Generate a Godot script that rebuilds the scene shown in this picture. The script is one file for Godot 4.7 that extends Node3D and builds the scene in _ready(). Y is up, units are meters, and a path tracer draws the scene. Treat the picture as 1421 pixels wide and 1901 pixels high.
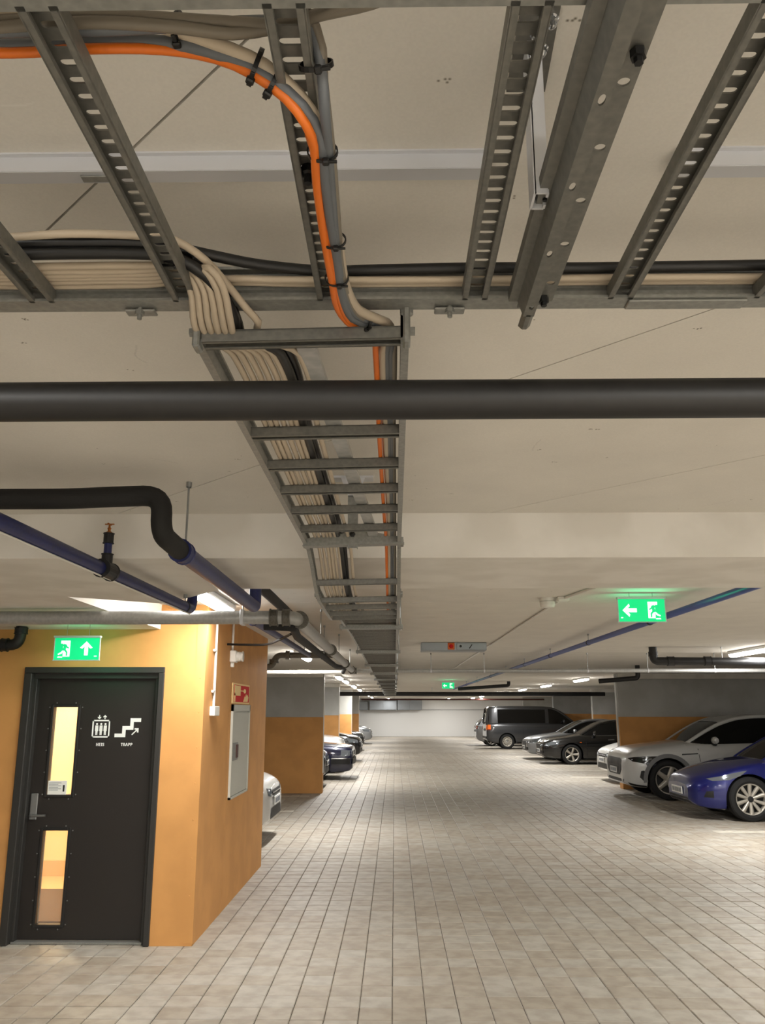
extends Node3D
# Underground car park seen from under a crossing of cable ladders. x right, y up, the aisle runs along -z. Metres.

const EXPOSURE := 1.56
const TUBE := 9.0           # energy of a tube luminaire
const LOBBY := 2.6
const SIGN := 0.05

const CEIL := 2.57
const SOFFIT := 2.37
const WALL_D := 6.87        # distance of the door wall
const CORE_X := -1.53       # aisle side of the orange stair core
const BACK_D := 60.5

var M := {}
var taken := {}
var sg := 1

func V3(x: float, y: float, z: float) -> Vector3:
	return Vector3(x, y, z)

# ------------------------------------------------------------------ nodes
func numbered(called: String) -> String:
	if not taken.has(called):
		taken[called] = 0
		return called
	taken[called] += 1
	return "%s_%03d" % [called, taken[called]]

func thing(called: String, label: String, category: String, at := Vector3.ZERO, turn := 0.0, group := "") -> Node3D:
	var o := Node3D.new()
	o.name = numbered(called)
	add_child(o)
	o.position = at
	o.rotation.y = turn
	o.set_meta("label", label)
	o.set_meta("category", category)
	if group:
		o.set_meta("group", group)
	return o

func tag(o: Node, label: String, category: String, group := "") -> Node:
	o.set_meta("label", label)
	o.set_meta("category", category)
	if group:
		o.set_meta("group", group)
	return o

func structure(called: String, label := "") -> Node3D:
	var o := Node3D.new()
	o.name = numbered(called)
	add_child(o)
	o.set_meta("kind", "structure")
	if label:
		o.set_meta("label", label)
	return o

func begin() -> SurfaceTool:
	var st := SurfaceTool.new()
	st.begin(Mesh.PRIMITIVE_TRIANGLES)
	return st

func put(st: SurfaceTool, called: String, m: Material, parent: Node = null) -> MeshInstance3D:
	st.generate_normals()
	return put_mesh(st.commit(), called, m, parent)

func put_mesh(me: Mesh, called: String, m: Material, parent: Node = null) -> MeshInstance3D:
	var o := MeshInstance3D.new()
	o.mesh = me
	o.material_override = m
	if parent == null:
		o.name = numbered(called)
		add_child(o)
	else:
		o.name = called
		parent.add_child(o, true)
	return o

# ------------------------------------------------------------------ shapes
func flat(st: SurfaceTool) -> void:
	st.set_smooth_group(-1)

func smooth(st: SurfaceTool) -> void:
	sg += 1
	st.set_smooth_group(sg)

func tri(st: SurfaceTool, a: Vector3, b: Vector3, c: Vector3) -> void:
	st.add_vertex(a)
	st.add_vertex(b)
	st.add_vertex(c)

func quad(st: SurfaceTool, a: Vector3, b: Vector3, c: Vector3, d: Vector3) -> void:
	tri(st, a, b, c)
	tri(st, a, c, d)

func box(st: SurfaceTool, c: Vector3, s: Vector3, bev := 0.0, basis := Basis()) -> void:
	# chamfered box
	flat(st)
	var h := s * 0.5
	var b: float = minf(bev, minf(h.x, minf(h.y, h.z)) * 0.9)
	var T := Transform3D(basis, c)
	if b <= 0.0:
		var p := []
		for i in 8:
			p.append(T * V3(h.x * (1 if i & 1 else -1), h.y * (1 if i & 2 else -1), h.z * (1 if i & 4 else -1)))
		for f in [[4, 6, 7, 5], [1, 3, 2, 0], [5, 7, 3, 1], [0, 2, 6, 4], [6, 2, 3, 7], [0, 4, 5, 1]]:
			quad(st, p[f[0]], p[f[1]], p[f[2]], p[f[3]])
		return
	var ax := [V3(1, 0, 0), V3(0, 1, 0), V3(0, 0, 1)]
	for a in 3:
		for sgn in [-1.0, 1.0]:
			var u: int = (a + 1) % 3
			var v: int = (a + 2) % 3
			var n: Vector3 = ax[a] * h[a] * sgn
			var uu: Vector3 = ax[u] * (h[u] - b)
			var vv: Vector3 = ax[v] * (h[v] - b)
			if sgn > 0:
				quad(st, T * (n - uu - vv), T * (n - uu + vv), T * (n + uu + vv), T * (n + uu - vv))
			else:
				quad(st, T * (n - uu - vv), T * (n + uu - vv), T * (n + uu + vv), T * (n - uu + vv))
	for a in 3:
		var u: int = (a + 1) % 3
		var v: int = (a + 2) % 3
		for su in [-1.0, 1.0]:
			for sv in [-1.0, 1.0]:
				var along: Vector3 = ax[a] * (h[a] - b)
				var p1: Vector3 = ax[u] * h[u] * su + ax[v] * (h[v] - b) * sv
				var p2: Vector3 = ax[u] * (h[u] - b) * su + ax[v] * h[v] * sv
				if su * sv > 0:
					quad(st, T * (p1 - along), T * (p2 - along), T * (p2 + along), T * (p1 + along))
				else:
					quad(st, T * (p1 - along), T * (p1 + along), T * (p2 + along), T * (p2 - along))
	for i in 8:
		var sx := 1.0 if i & 1 else -1.0
		var sy := 1.0 if i & 2 else -1.0
		var sz := 1.0 if i & 4 else -1.0
		var a1 := V3(h.x * sx, (h.y - b) * sy, (h.z - b) * sz)
		var a2 := V3((h.x - b) * sx, h.y * sy, (h.z - b) * sz)
		var a3 := V3((h.x - b) * sx, (h.y - b) * sy, h.z * sz)
		if sx * sy * sz > 0:
			tri(st, T * a1, T * a3, T * a2)
		else:
			tri(st, T * a1, T * a2, T * a3)

func spline(pts: Array, step := 0.03) -> PackedVector3Array:
	# centripetal-like Catmull-Rom through the points
	var out := PackedVector3Array()
	for i in pts.size() - 1:
		var p1: Vector3 = pts[i]
		var p2: Vector3 = pts[i + 1]
		var p0: Vector3 = pts[i - 1] if i > 0 else p1 * 2.0 - p2
		var p3: Vector3 = pts[i + 2] if i + 2 < pts.size() else p2 * 2.0 - p1
		var l := p1.distance_to(p2)
		var l0 := maxf(p0.distance_to(p1), 1e-4)
		var l3 := maxf(p2.distance_to(p3), 1e-4)
		var m1 := (p2 - p0) / (l + l0) * l
		var m2 := (p3 - p1) / (l + l3) * l
		var straight: bool = (p2 - p1).normalized().dot((p1 - p0).normalized()) > 0.99999 and (p2 - p1).normalized().dot((p3 - p2).normalized()) > 0.99999
		var n: int = 1 if straight else clampi(int(ceil(l / step)), 1, 24)
		for k in n:
			var t := float(k) / n
			var t2 := t * t
			var t3 := t2 * t
			out.append(p1 * (2 * t3 - 3 * t2 + 1) + m1 * (t3 - 2 * t2 + t) + p2 * (-2 * t3 + 3 * t2) + m2 * (t3 - t2))
	out.append(pts[-1])
	return out

func bend(pts: Array, r: float, n := 6) -> PackedVector3Array:
	# polyline with its corners rounded to radius r
	var out := PackedVector3Array()
	out.append(pts[0])
	for i in range(1, pts.size() - 1):
		var p: Vector3 = pts[i]
		var a: Vector3 = (pts[i - 1] - p)
		var b: Vector3 = (pts[i + 1] - p)
		var rr := minf(r, minf(a.length(), b.length()) * 0.49)
		var s := p + a.normalized() * rr
		var e := p + b.normalized() * rr
		for k in n + 1:
			var t := float(k) / n
			out.append(s.lerp(p, t).lerp(p.lerp(e, t), t))
	out.append(pts[-1])
	return out

func tube(st: SurfaceTool, pts: PackedVector3Array, r: float, sides := 10, caps := true) -> void:
	var n := pts.size()
	var d := (pts[1] - pts[0]).normalized()
	var up := V3(0, 1, 0) if absf(d.y) < 0.9 else V3(1, 0, 0)
	var nrm := (up - d * up.dot(d)).normalized()
	var rings := []
	for i in n:
		var t: Vector3
		if i == 0:
			t = d
		elif i == n - 1:
			t = (pts[i] - pts[i - 1]).normalized()
		else:
			t = ((pts[i] - pts[i - 1]).normalized() + (pts[i + 1] - pts[i]).normalized()).normalized()
		nrm = (nrm - t * nrm.dot(t)).normalized()
		var bi := t.cross(nrm)
		var ring := PackedVector3Array()
		for k in sides:
			var a := TAU * k / sides
			ring.append(pts[i] + (nrm * cos(a) + bi * sin(a)) * r)
		rings.append(ring)
	smooth(st)
	for i in n - 1:
		for k in sides:
			var k2 := (k + 1) % sides
			quad(st, rings[i][k], rings[i][k2], rings[i + 1][k2], rings[i + 1][k])
	if caps:
		flat(st)
		for k in range(1, sides - 1):
			tri(st, rings[0][0], rings[0][k + 1], rings[0][k])
			tri(st, rings[n - 1][0], rings[n - 1][k], rings[n - 1][k + 1])

func rod(st: SurfaceTool, a: Vector3, b: Vector3, r: float, sides := 10) -> void:
	tube(st, PackedVector3Array([a, b]), r, sides)

func lathe(st: SurfaceTool, prof: Array, T: Transform3D, sides := 20, soft := true) -> void:
	# profile of Vector2(radius, height) turned about the local y axis
	for i in prof.size() - 1:
		if soft:
			smooth(st)
		else:
			flat(st)
		var a: Vector2 = prof[i]
		var b: Vector2 = prof[i + 1]
		for k in sides:
			var t1 := TAU * k / sides
			var t2 := TAU * (k + 1) / sides
			var p1 := T * V3(a.x * cos(t1), a.y, a.x * sin(t1))
			var p2 := T * V3(a.x * cos(t2), a.y, a.x * sin(t2))
			var q1 := T * V3(b.x * cos(t1), b.y, b.x * sin(t1))
			var q2 := T * V3(b.x * cos(t2), b.y, b.x * sin(t2))
			if a.x > 1e-6:
				tri(st, p1, q1, p2) if b.x <= 1e-6 else quad(st, p1, q1, q2, p2)
			elif b.x > 1e-6:
				tri(st, p1, q1, q2)

func prism(st: SurfaceTool, poly: PackedVector2Array, depth: float, T: Transform3D, bev := 0.0) -> void:
	# polygon in local xy, extruded from z = 0 to z = depth
	flat(st)
	var p := poly
	if Geometry2D.is_polygon_clockwise(p):
		p = p.duplicate()
		p.reverse()
	var n := p.size()
	var idx := Geometry2D.triangulate_polygon(p)
	for i in range(0, idx.size(), 3):
		var a := p[idx[i]]
		var b := p[idx[i + 1]]
		var c := p[idx[i + 2]]
		if (b - a).cross(c - a) < 0:
			var s := b
			b = c
			c = s
		# counter-clockwise a b c
		tri(st, T * V3(a.x, a.y, depth), T * V3(c.x, c.y, depth), T * V3(b.x, b.y, depth))
		tri(st, T * V3(a.x, a.y, 0), T * V3(b.x, b.y, 0), T * V3(c.x, c.y, 0))
	for i in n:
		var a := p[i]
		var b := p[(i + 1) % n]
		quad(st, T * V3(a.x, a.y, 0), T * V3(a.x, a.y, depth), T * V3(b.x, b.y, depth), T * V3(b.x, b.y, 0))

func P2(flat_list: Array) -> PackedVector2Array:
	var o := PackedVector2Array()
	for i in range(0, flat_list.size(), 2):
		o.append(Vector2(flat_list[i], flat_list[i + 1]))
	return o

func circle(c: Vector2, r: float, n := 16, a0 := 0.0, a1 := TAU) -> PackedVector2Array:
	var o := PackedVector2Array()
	var full := absf(a1 - a0 - TAU) < 1e-4
	for i in (n if full else n + 1):
		var a := a0 + (a1 - a0) * i / n
		o.append(c + Vector2(cos(a), sin(a)) * r)
	return o

func rrect(x0: float, y0: float, x1: float, y1: float, r: float) -> PackedVector2Array:
	var o := PackedVector2Array()
	for q in [[x1 - r, y0 + r, -PI / 2], [x1 - r, y1 - r, 0.0], [x0 + r, y1 - r, PI / 2], [x0 + r, y0 + r, PI]]:
		for k in 4:
			var a: float = q[2] + PI / 2 * k / 3.0
			o.append(Vector2(q[0] + r * cos(a), q[1] + r * sin(a)))
	return o

# frames for prisms: local x, y, z given
func fr(ox: Vector3, x: Vector3, y: Vector3) -> Transform3D:
	return Transform3D(Basis(x, y, x.cross(y)), ox)

func wall_frame(at: Vector3) -> Transform3D:      # faces the camera (+z): x right, y up
	return fr(at, V3(1, 0, 0), V3(0, 1, 0))

func plan(y0: float) -> Transform3D:              # polygon (x, d) laid flat, d = -z, extruded upwards
	return Transform3D(Basis(V3(1, 0, 0), V3(0, 0, -1), V3(0, 1, 0)), V3(0, y0, 0))

# ------------------------------------------------------------------ materials
func noise_tex(freq: float, lo: Color, hi: Color, sd: int, octaves := 4, kind := FastNoiseLite.TYPE_SIMPLEX_SMOOTH, a := 0.3, b := 0.7, size := 512) -> NoiseTexture2D:
	var n := FastNoiseLite.new()
	n.seed = sd
	n.noise_type = kind
	n.frequency = freq
	n.fractal_octaves = octaves
	var t := NoiseTexture2D.new()
	t.width = size
	t.height = size
	t.seamless = true
	t.noise = n
	var g := Gradient.new()
	g.set_color(0, lo)
	g.set_color(1, hi)
	g.set_offset(0, a)
	g.set_offset(1, b)
	t.color_ramp = g
	return t

func mat(called: String, c: Color, rough := 0.6, metal := 0.0) -> StandardMaterial3D:
	var m := StandardMaterial3D.new()
	m.resource_name = called
	m.albedo_color = c
	m.roughness = rough
	m.metallic = metal
	M[called] = m
	return m

func textured(called: String, c: Color, t: Texture2D, scale: float, rough := 0.7, metal := 0.0, relief: Texture2D = null, relief_cm := 0.1, world := true) -> StandardMaterial3D:
	var m := mat(called, c, rough, metal)
	m.albedo_texture = t
	m.uv1_triplanar = true
	m.uv1_world_triplanar = world
	m.uv1_scale = Vector3.ONE * scale
	if relief:
		m.heightmap_enabled = true
		m.heightmap_texture = relief
		m.heightmap_scale = relief_cm
	return m

func glow(called: String, c: Color, e: float) -> StandardMaterial3D:
	var m := mat(called, c, 0.5)
	m.emission_enabled = true
	m.emission = c
	m.emission_energy_multiplier = e
	return m

func car_paint(called: String, c: Color, metal := 0.3, rough := 0.3) -> StandardMaterial3D:
	var m := mat(called, c, rough, metal)
	m.clearcoat_enabled = true
	m.clearcoat = 1.0
	m.clearcoat_roughness = 0.06
	return m

func scuffed() -> ImageTexture:
	# painted concrete: faint clouding, fine grain, small chips and scratches
	var n := FastNoiseLite.new()
	n.seed = 31
	n.frequency = 0.008
	n.fractal_octaves = 5
	var sz := 768
	var cloud := n.get_seamless_image(sz, sz)
	var rng := RandomNumberGenerator.new()
	rng.seed = 12
	var im := Image.create(sz, sz, false, Image.FORMAT_RGB8)
	for y in sz:
		for x in sz:
			var v := 0.955 + 0.035 * cloud.get_pixel(x, y).r + rng.randf_range(-0.012, 0.012)
			im.set_pixel(x, y, Color(v, v * 0.997, v * 0.99))
	for k in 90:
		var x := rng.randi_range(4, sz - 12)
		var y := rng.randi_range(4, sz - 12)
		var dark := rng.randf() < 0.6
		var c := Color(0.45, 0.42, 0.38) if dark else Color(1, 1, 0.99)
		for j in rng.randi_range(1, 5):
			im.set_pixel(x + rng.randi_range(0, 5), y + rng.randi_range(0, 2), c)
	for k in 14:
		var p := Vector2(rng.randi_range(60, sz - 60), rng.randi_range(60, sz - 60))
		var d := Vector2.from_angle(rng.randf() * TAU)
		for j in rng.randi_range(10, 40):
			p += d
			d = d.rotated(rng.randf_range(-0.15, 0.15))
			var q := im.get_pixelv(Vector2i(p)) * (0.93 if k % 2 else 1.06)
			im.set_pixelv(Vector2i(p), q)
	return ImageTexture.create_from_image(im)

func make_materials() -> void:
	var W := Color(1, 1, 1)
	var soft := noise_tex(0.006, Color(0.955, 0.952, 0.945), W, 3, 5)
	var grain := noise_tex(0.12, Color(0.86, 0.85, 0.84), W, 7, 3)
	var blot := noise_tex(0.012, Color(0.91, 0.90, 0.89), W, 11, 6, FastNoiseLite.TYPE_SIMPLEX_SMOOTH, 0.2, 0.7)
	var spangle := noise_tex(0.05, Color(0.90, 0.905, 0.91), W, 5, 2, FastNoiseLite.TYPE_CELLULAR, 0.2, 0.8)
	var grime := noise_tex(0.02, Color(0.86, 0.85, 0.84), W, 21, 5, FastNoiseLite.TYPE_SIMPLEX_SMOOTH, 0.2, 0.6)
	textured("concrete ceiling", Color(0.885, 0.87, 0.84), scuffed(), 0.42, 0.85)
	textured("concrete beam", Color(0.885, 0.87, 0.84), soft, 0.6, 0.85)
	mat("white wall", Color(0.89, 0.89, 0.885), 0.8)
	textured("grey wall", Color(0.70, 0.70, 0.685), soft, 0.4, 0.75)
	textured("orange paint", Color(0.825, 0.60, 0.345), soft, 0.5, 0.72)
	textured("joint sand", Color(0.30, 0.28, 0.25), grain, 1.5, 0.95)
	textured("far paving", Color(0.62, 0.593, 0.548), blot, 0.35, 0.62)
	for i in 4:
		var k: float = [1.0, 0.968, 1.022, 0.94][i]
		var w: float = [0.0, 0.006, -0.006, 0.01][i]
		textured("paver %d" % i, Color(0.655 * k + w, 0.628 * k, 0.582 * k - w), blot, 0.9, 0.58)
	var pv := textured("paver field", W, blot, 0.9, 0.58)
	pv.vertex_color_use_as_albedo = true
	textured("galvanised", Color(0.58, 0.58, 0.56), spangle, 3.0, 0.42, 0.45)
	textured("rung steel", Color(0.47, 0.465, 0.44), spangle, 3.0, 0.48, 0.4)
	textured("galvanised pipe", Color(0.70, 0.70, 0.69), spangle, 1.5, 0.4, 0.45)
	mat("bright zinc", Color(0.80, 0.805, 0.82), 0.38, 0.3)
	mat("bolt", Color(0.62, 0.63, 0.63), 0.3, 0.9)
	mat("dark bolt", Color(0.16, 0.16, 0.16), 0.4, 0.6)
	mat("beige cable", Color(0.70, 0.645, 0.565), 0.5)
	mat("grey cable", Color(0.37, 0.385, 0.40), 0.5)
	mat("brown grey cable", Color(0.46, 0.43, 0.38), 0.5)
	mat("black cable", Color(0.055, 0.055, 0.055), 0.45)
	mat("orange cable", Color(0.84, 0.42, 0.09), 0.45)
	mat("tie", Color(0.03, 0.03, 0.03), 0.45)
	textured("black pipe", Color(0.075, 0.07, 0.065), grime, 3.0, 0.5, 0.0)
	textured("insulation", Color(0.07, 0.068, 0.065), grime, 6.0, 0.75)
	textured("blue pipe", Color(0.10, 0.135, 0.36), grime, 4.0, 0.42)
	mat("blue pipe bright", Color(0.13, 0.24, 0.56), 0.4)
	mat("fitting", Color(0.075, 0.078, 0.085), 0.5)
	mat("brass", Color(0.66, 0.40, 0.16), 0.35, 0.7)
	textured("cast iron", Color(0.40, 0.39, 0.36), grime, 5.0, 0.5, 0.4)
	mat("red brown pipe", Color(0.28, 0.10, 0.06), 0.55)
	mat("duct", Color(0.58, 0.60, 0.62), 0.38, 0.6)
	mat("door black", Color(0.125, 0.106, 0.094), 0.5)
	mat("frame black", Color(0.17, 0.165, 0.155), 0.5)
	mat("bead black", Color(0.10, 0.095, 0.09), 0.5)
	mat("white plastic", Color(0.88, 0.87, 0.84), 0.45)
	mat("decal white", Color(0.93, 0.93, 0.92), 0.6)
	mat("cabinet white", Color(0.74, 0.74, 0.70), 0.45)
	mat("red", Color(0.80, 0.05, 0.05), 0.85)
	mat("cream print", Color(0.96, 0.84, 0.60), 0.85)
	mat("lobby cream", Color(0.94, 0.87, 0.72), 0.8)
	mat("lobby floor", Color(0.80, 0.70, 0.54), 0.6)
	textured("door mat", Color(0.36, 0.27, 0.18), grain, 4.0, 0.95)
	mat("paper", Color(0.92, 0.92, 0.90), 0.7)
	mat("print grey", Color(0.42, 0.44, 0.48), 0.7)
	var gl := mat("pane", Color(0.9, 0.93, 0.9, 0.10), 0.02)
	gl.transparency = BaseMaterial3D.TRANSPARENCY_ALPHA
	var gt := mat("tinted pane", Color(0.05, 0.06, 0.07, 0.45), 0.02)
	gt.transparency = BaseMaterial3D.TRANSPARENCY_ALPHA
	mat("lamp housing", Color(0.85, 0.85, 0.84), 0.5)
	glow("lamp diffuser", Color(1.0, 0.985, 0.96), 22.0)
	glow("exit sign green", Color(0.0, 0.78, 0.47), 0.6)
	glow("exit sign white", Color(0.95, 1.0, 0.98), 0.7)
	mat("acrylic edge", Color(0.78, 0.84, 0.82), 0.3)
	# cars
	car_paint("paint blue", Color(0.006, 0.06, 0.36), 0.35, 0.28)
	car_paint("paint white", Color(0.74, 0.74, 0.73), 0.05, 0.35)
	car_paint("paint black", Color(0.025, 0.026, 0.03), 0.2, 0.25)
	car_paint("paint silver", Color(0.56, 0.57, 0.58), 0.55, 0.32)
	car_paint("paint grey", Color(0.20, 0.205, 0.215), 0.4, 0.3)
	car_paint("paint navy", Color(0.03, 0.05, 0.17), 0.3, 0.3)
	car_paint("paint dark", Color(0.09, 0.092, 0.095), 0.3, 0.3)
	mat("car glass", Color(0.018, 0.021, 0.026), 0.05)
	mat("tyre", Color(0.035, 0.035, 0.035), 0.8)
	mat("alloy", Color(0.66, 0.64, 0.60), 0.35, 0.35)
	mat("dark alloy", Color(0.10, 0.10, 0.10), 0.4, 0.3)
	mat("trim black", Color(0.03, 0.03, 0.032), 0.5)
	mat("cladding", Color(0.42, 0.42, 0.42), 0.6)
	mat("chrome", Color(0.78, 0.79, 0.80), 0.12, 0.95)
	mat("lamp lens", Color(0.46, 0.48, 0.50), 0.08, 0.5)
	mat("lamp dark", Color(0.07, 0.075, 0.08), 0.1, 0.2)
	mat("tail red", Color(0.55, 0.03, 0.02), 0.2)
	mat("indicator amber", Color(0.88, 0.40, 0.06), 0.3)
	mat("plate white", Color(0.86, 0.86, 0.85), 0.45)

# ------------------------------------------------------------------ cars
# Local axes of a car: nose at x = 0, tail at x = L, y up, z across. Heights and half widths are curves over x.
var K := {}          # the car under construction
var half := []       # cached sections: x -> points

func curve(a: Array, x: float) -> float:
	# monotone cubic through [x0, v0, x1, v1, ...]
	var n := a.size() / 2
	if x <= a[0]:
		return a[1]
	if x >= a[n * 2 - 2]:
		return a[n * 2 - 1]
	var i := 0
	while x > a[i * 2 + 2]:
		i += 1
	var d: Array = [0.0, 0.0]
	for e in 2:
		var k: int = i + e
		var s0: float = (a[k * 2 + 1] - a[k * 2 - 1]) / (a[k * 2] - a[k * 2 - 2]) if k > 0 else 0.0
		var s1: float = (a[k * 2 + 3] - a[k * 2 + 1]) / (a[k * 2 + 2] - a[k * 2]) if k < n - 1 else 0.0
		if k == 0:
			d[e] = s1
		elif k == n - 1:
			d[e] = s0
		elif s0 * s1 > 0.0:
			d[e] = 2.0 * s0 * s1 / (s0 + s1)
	var h: float = a[i * 2 + 2] - a[i * 2]
	var t: float = (x - a[i * 2]) / h
	var t2 := t * t
	var t3 := t2 * t
	return a[i * 2 + 1] * (2 * t3 - 3 * t2 + 1) + d[0] * h * (t3 - 2 * t2 + t) + a[i * 2 + 3] * (-2 * t3 + 3 * t2) + d[1] * h * (t3 - t2)

func section(x: float, arched := true) -> Array:
	# half section from the bottom centre line out, up and over to the top centre line: Vector2(across, height)
	var zb := curve(K.bottom, x)
	var zs := curve(K.shoulder, x)
	var zc := maxf(curve(K.top, x), zs + 0.002)
	var w := curve(K.half_width, x)
	var h := zs - zb
	var c := zc - zs
	var pts := [Vector2(0, zb), Vector2(0.5 * w, zb), Vector2(0.87 * w, zb), Vector2(0.945 * w, zb + 0.035 * h), Vector2(0.972 * w, zb + 0.12 * h), Vector2(0.985 * w, zb + 0.3 * h), Vector2(w, zb + 0.52 * h), Vector2(0.998 * w, zb + 0.68 * h), Vector2(0.985 * w, zb + 0.84 * h), Vector2(0.962 * w, zb + 0.94 * h), Vector2(0.92 * w, zs), Vector2(0.84 * w, zs + 0.36 * c), Vector2(0.68 * w, zs + 0.68 * c), Vector2(0.4 * w, zs + 0.92 * c), Vector2(0, zc)]
	if arched:
		for xc in K.axles:
			var dx: float = absf(x - xc)
			if dx < K.arch:
				var ya: float = K.wheel_radius + sqrt(K.arch * K.arch - dx * dx)
				ya = minf(ya, zs - 0.05)
				var zi := 0.0
				for i in range(3, pts.size() - 1):
					if pts[i].y <= ya and pts[i + 1].y > ya:
						zi = lerpf(pts[i].x, pts[i + 1].x, (ya - pts[i].y) / (pts[i + 1].y - pts[i].y))
				for i in pts.size():
					if pts[i].y < ya:
						pts[i] = Vector2(minf(pts[i].x, zi) if i < 3 else zi, ya)
	return pts

func side_z(x: float, y: float) -> float:
	var p := section(x, false)
	for i in range(2, p.size() - 1):
		if p[i].y <= y and p[i + 1].y > y:
			return lerpf(p[i].x, p[i + 1].x, (y - p[i].y) / (p[i + 1].y - p[i].y))
	return -1.0

func front_x(z: float, y: float, from_back := false) -> float:
	var L: float = K.length
	var lo := 0.0
	var hi := 1.3
	for i in 16:
		var m := (lo + hi) * 0.5
		var ok := side_z(L - m if from_back else m, y) >= absf(z)
		if ok:
			hi = m
		else:
			lo = m
	return L - hi if from_back else hi

func house_z(x: float, y: float) -> float:
	# half width of the glasshouse at that height
	var b := curve(K.shoulder, x) - 0.02
	var r := curve(K.roof, x)
	var wb: float = curve(K.half_width, x) * 0.905
	var wr: float = curve(K.half_width, x) * K.roof_part
	var t: float = clampf((y - b) / maxf(r - 0.05 - b, 0.01), 0.0, 1.0)
	return lerpf(wb, wr, t)

func patch(st: SurfaceTool, poly: Array, how: String, off: float, side := 1.0) -> void:
	# a polygon drawn on the side (x, y), the front or back (z, y) or the glasshouse (x, y) of the car, laid on its surface
	var p := P2(poly)
	var idx := Geometry2D.triangulate_polygon(p)
	var tris := []
	for i in range(0, idx.size(), 3):
		tris.append([p[idx[i]], p[idx[i + 1]], p[idx[i + 2]]])
	for pass_ in 2:
		var nxt := []
		for t in tris:
			var ab: Vector2 = (t[0] + t[1]) / 2
			var bc: Vector2 = (t[1] + t[2]) / 2
			var ca: Vector2 = (t[2] + t[0]) / 2
			nxt.append_array([[t[0], ab, ca], [ab, t[1], bc], [ca, bc, t[2]], [ab, bc, ca]])
		tris = nxt
	smooth(st)
	for t in tris:
		var q := []
		for v in t:
			q.append(lay(v, how, off, side))
		var n: Vector3 = (q[2] - q[0]).cross(q[1] - q[0])
		var want := V3(0, 0, side) if how == "side" or how == "house" else V3(-1, 0, 0) if how == "front" else V3(1, 0, 0)
		if n.dot(want) > 0:
			tri(st, q[0], q[1], q[2])
		else:
			tri(st, q[0], q[2], q[1])

func lay(v: Vector2, how: String, off: float, side: float) -> Vector3:
	if how == "side":
		return V3(v.x, v.y, side * (side_z(v.x, v.y) + off))
	if how == "house":
		return V3(v.x, v.y, side * (house_z(v.x, v.y) + off))
	if how == "front":
		return V3(front_x(v.x, v.y) - off, v.y, v.x * 1.0)
	return V3(front_x(v.x, v.y, true) + off, v.y, v.x)

func patch_part(called: String, m: String, parent: Node, polys: Array, how: String, off := 0.006, both := true) -> MeshInstance3D:
	var st := begin()
	for p in polys:
		patch(st, p, how, off, 1.0)
		if both:
			if how == "side" or how == "house":
				patch(st, p, how, off, -1.0)
			else:
				var q := []
				for i in range(0, p.size(), 2):
					q.append_array([-p[i], p[i + 1]])
				patch(st, q, how, off)
	return put(st, called, M[m], parent)

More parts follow.
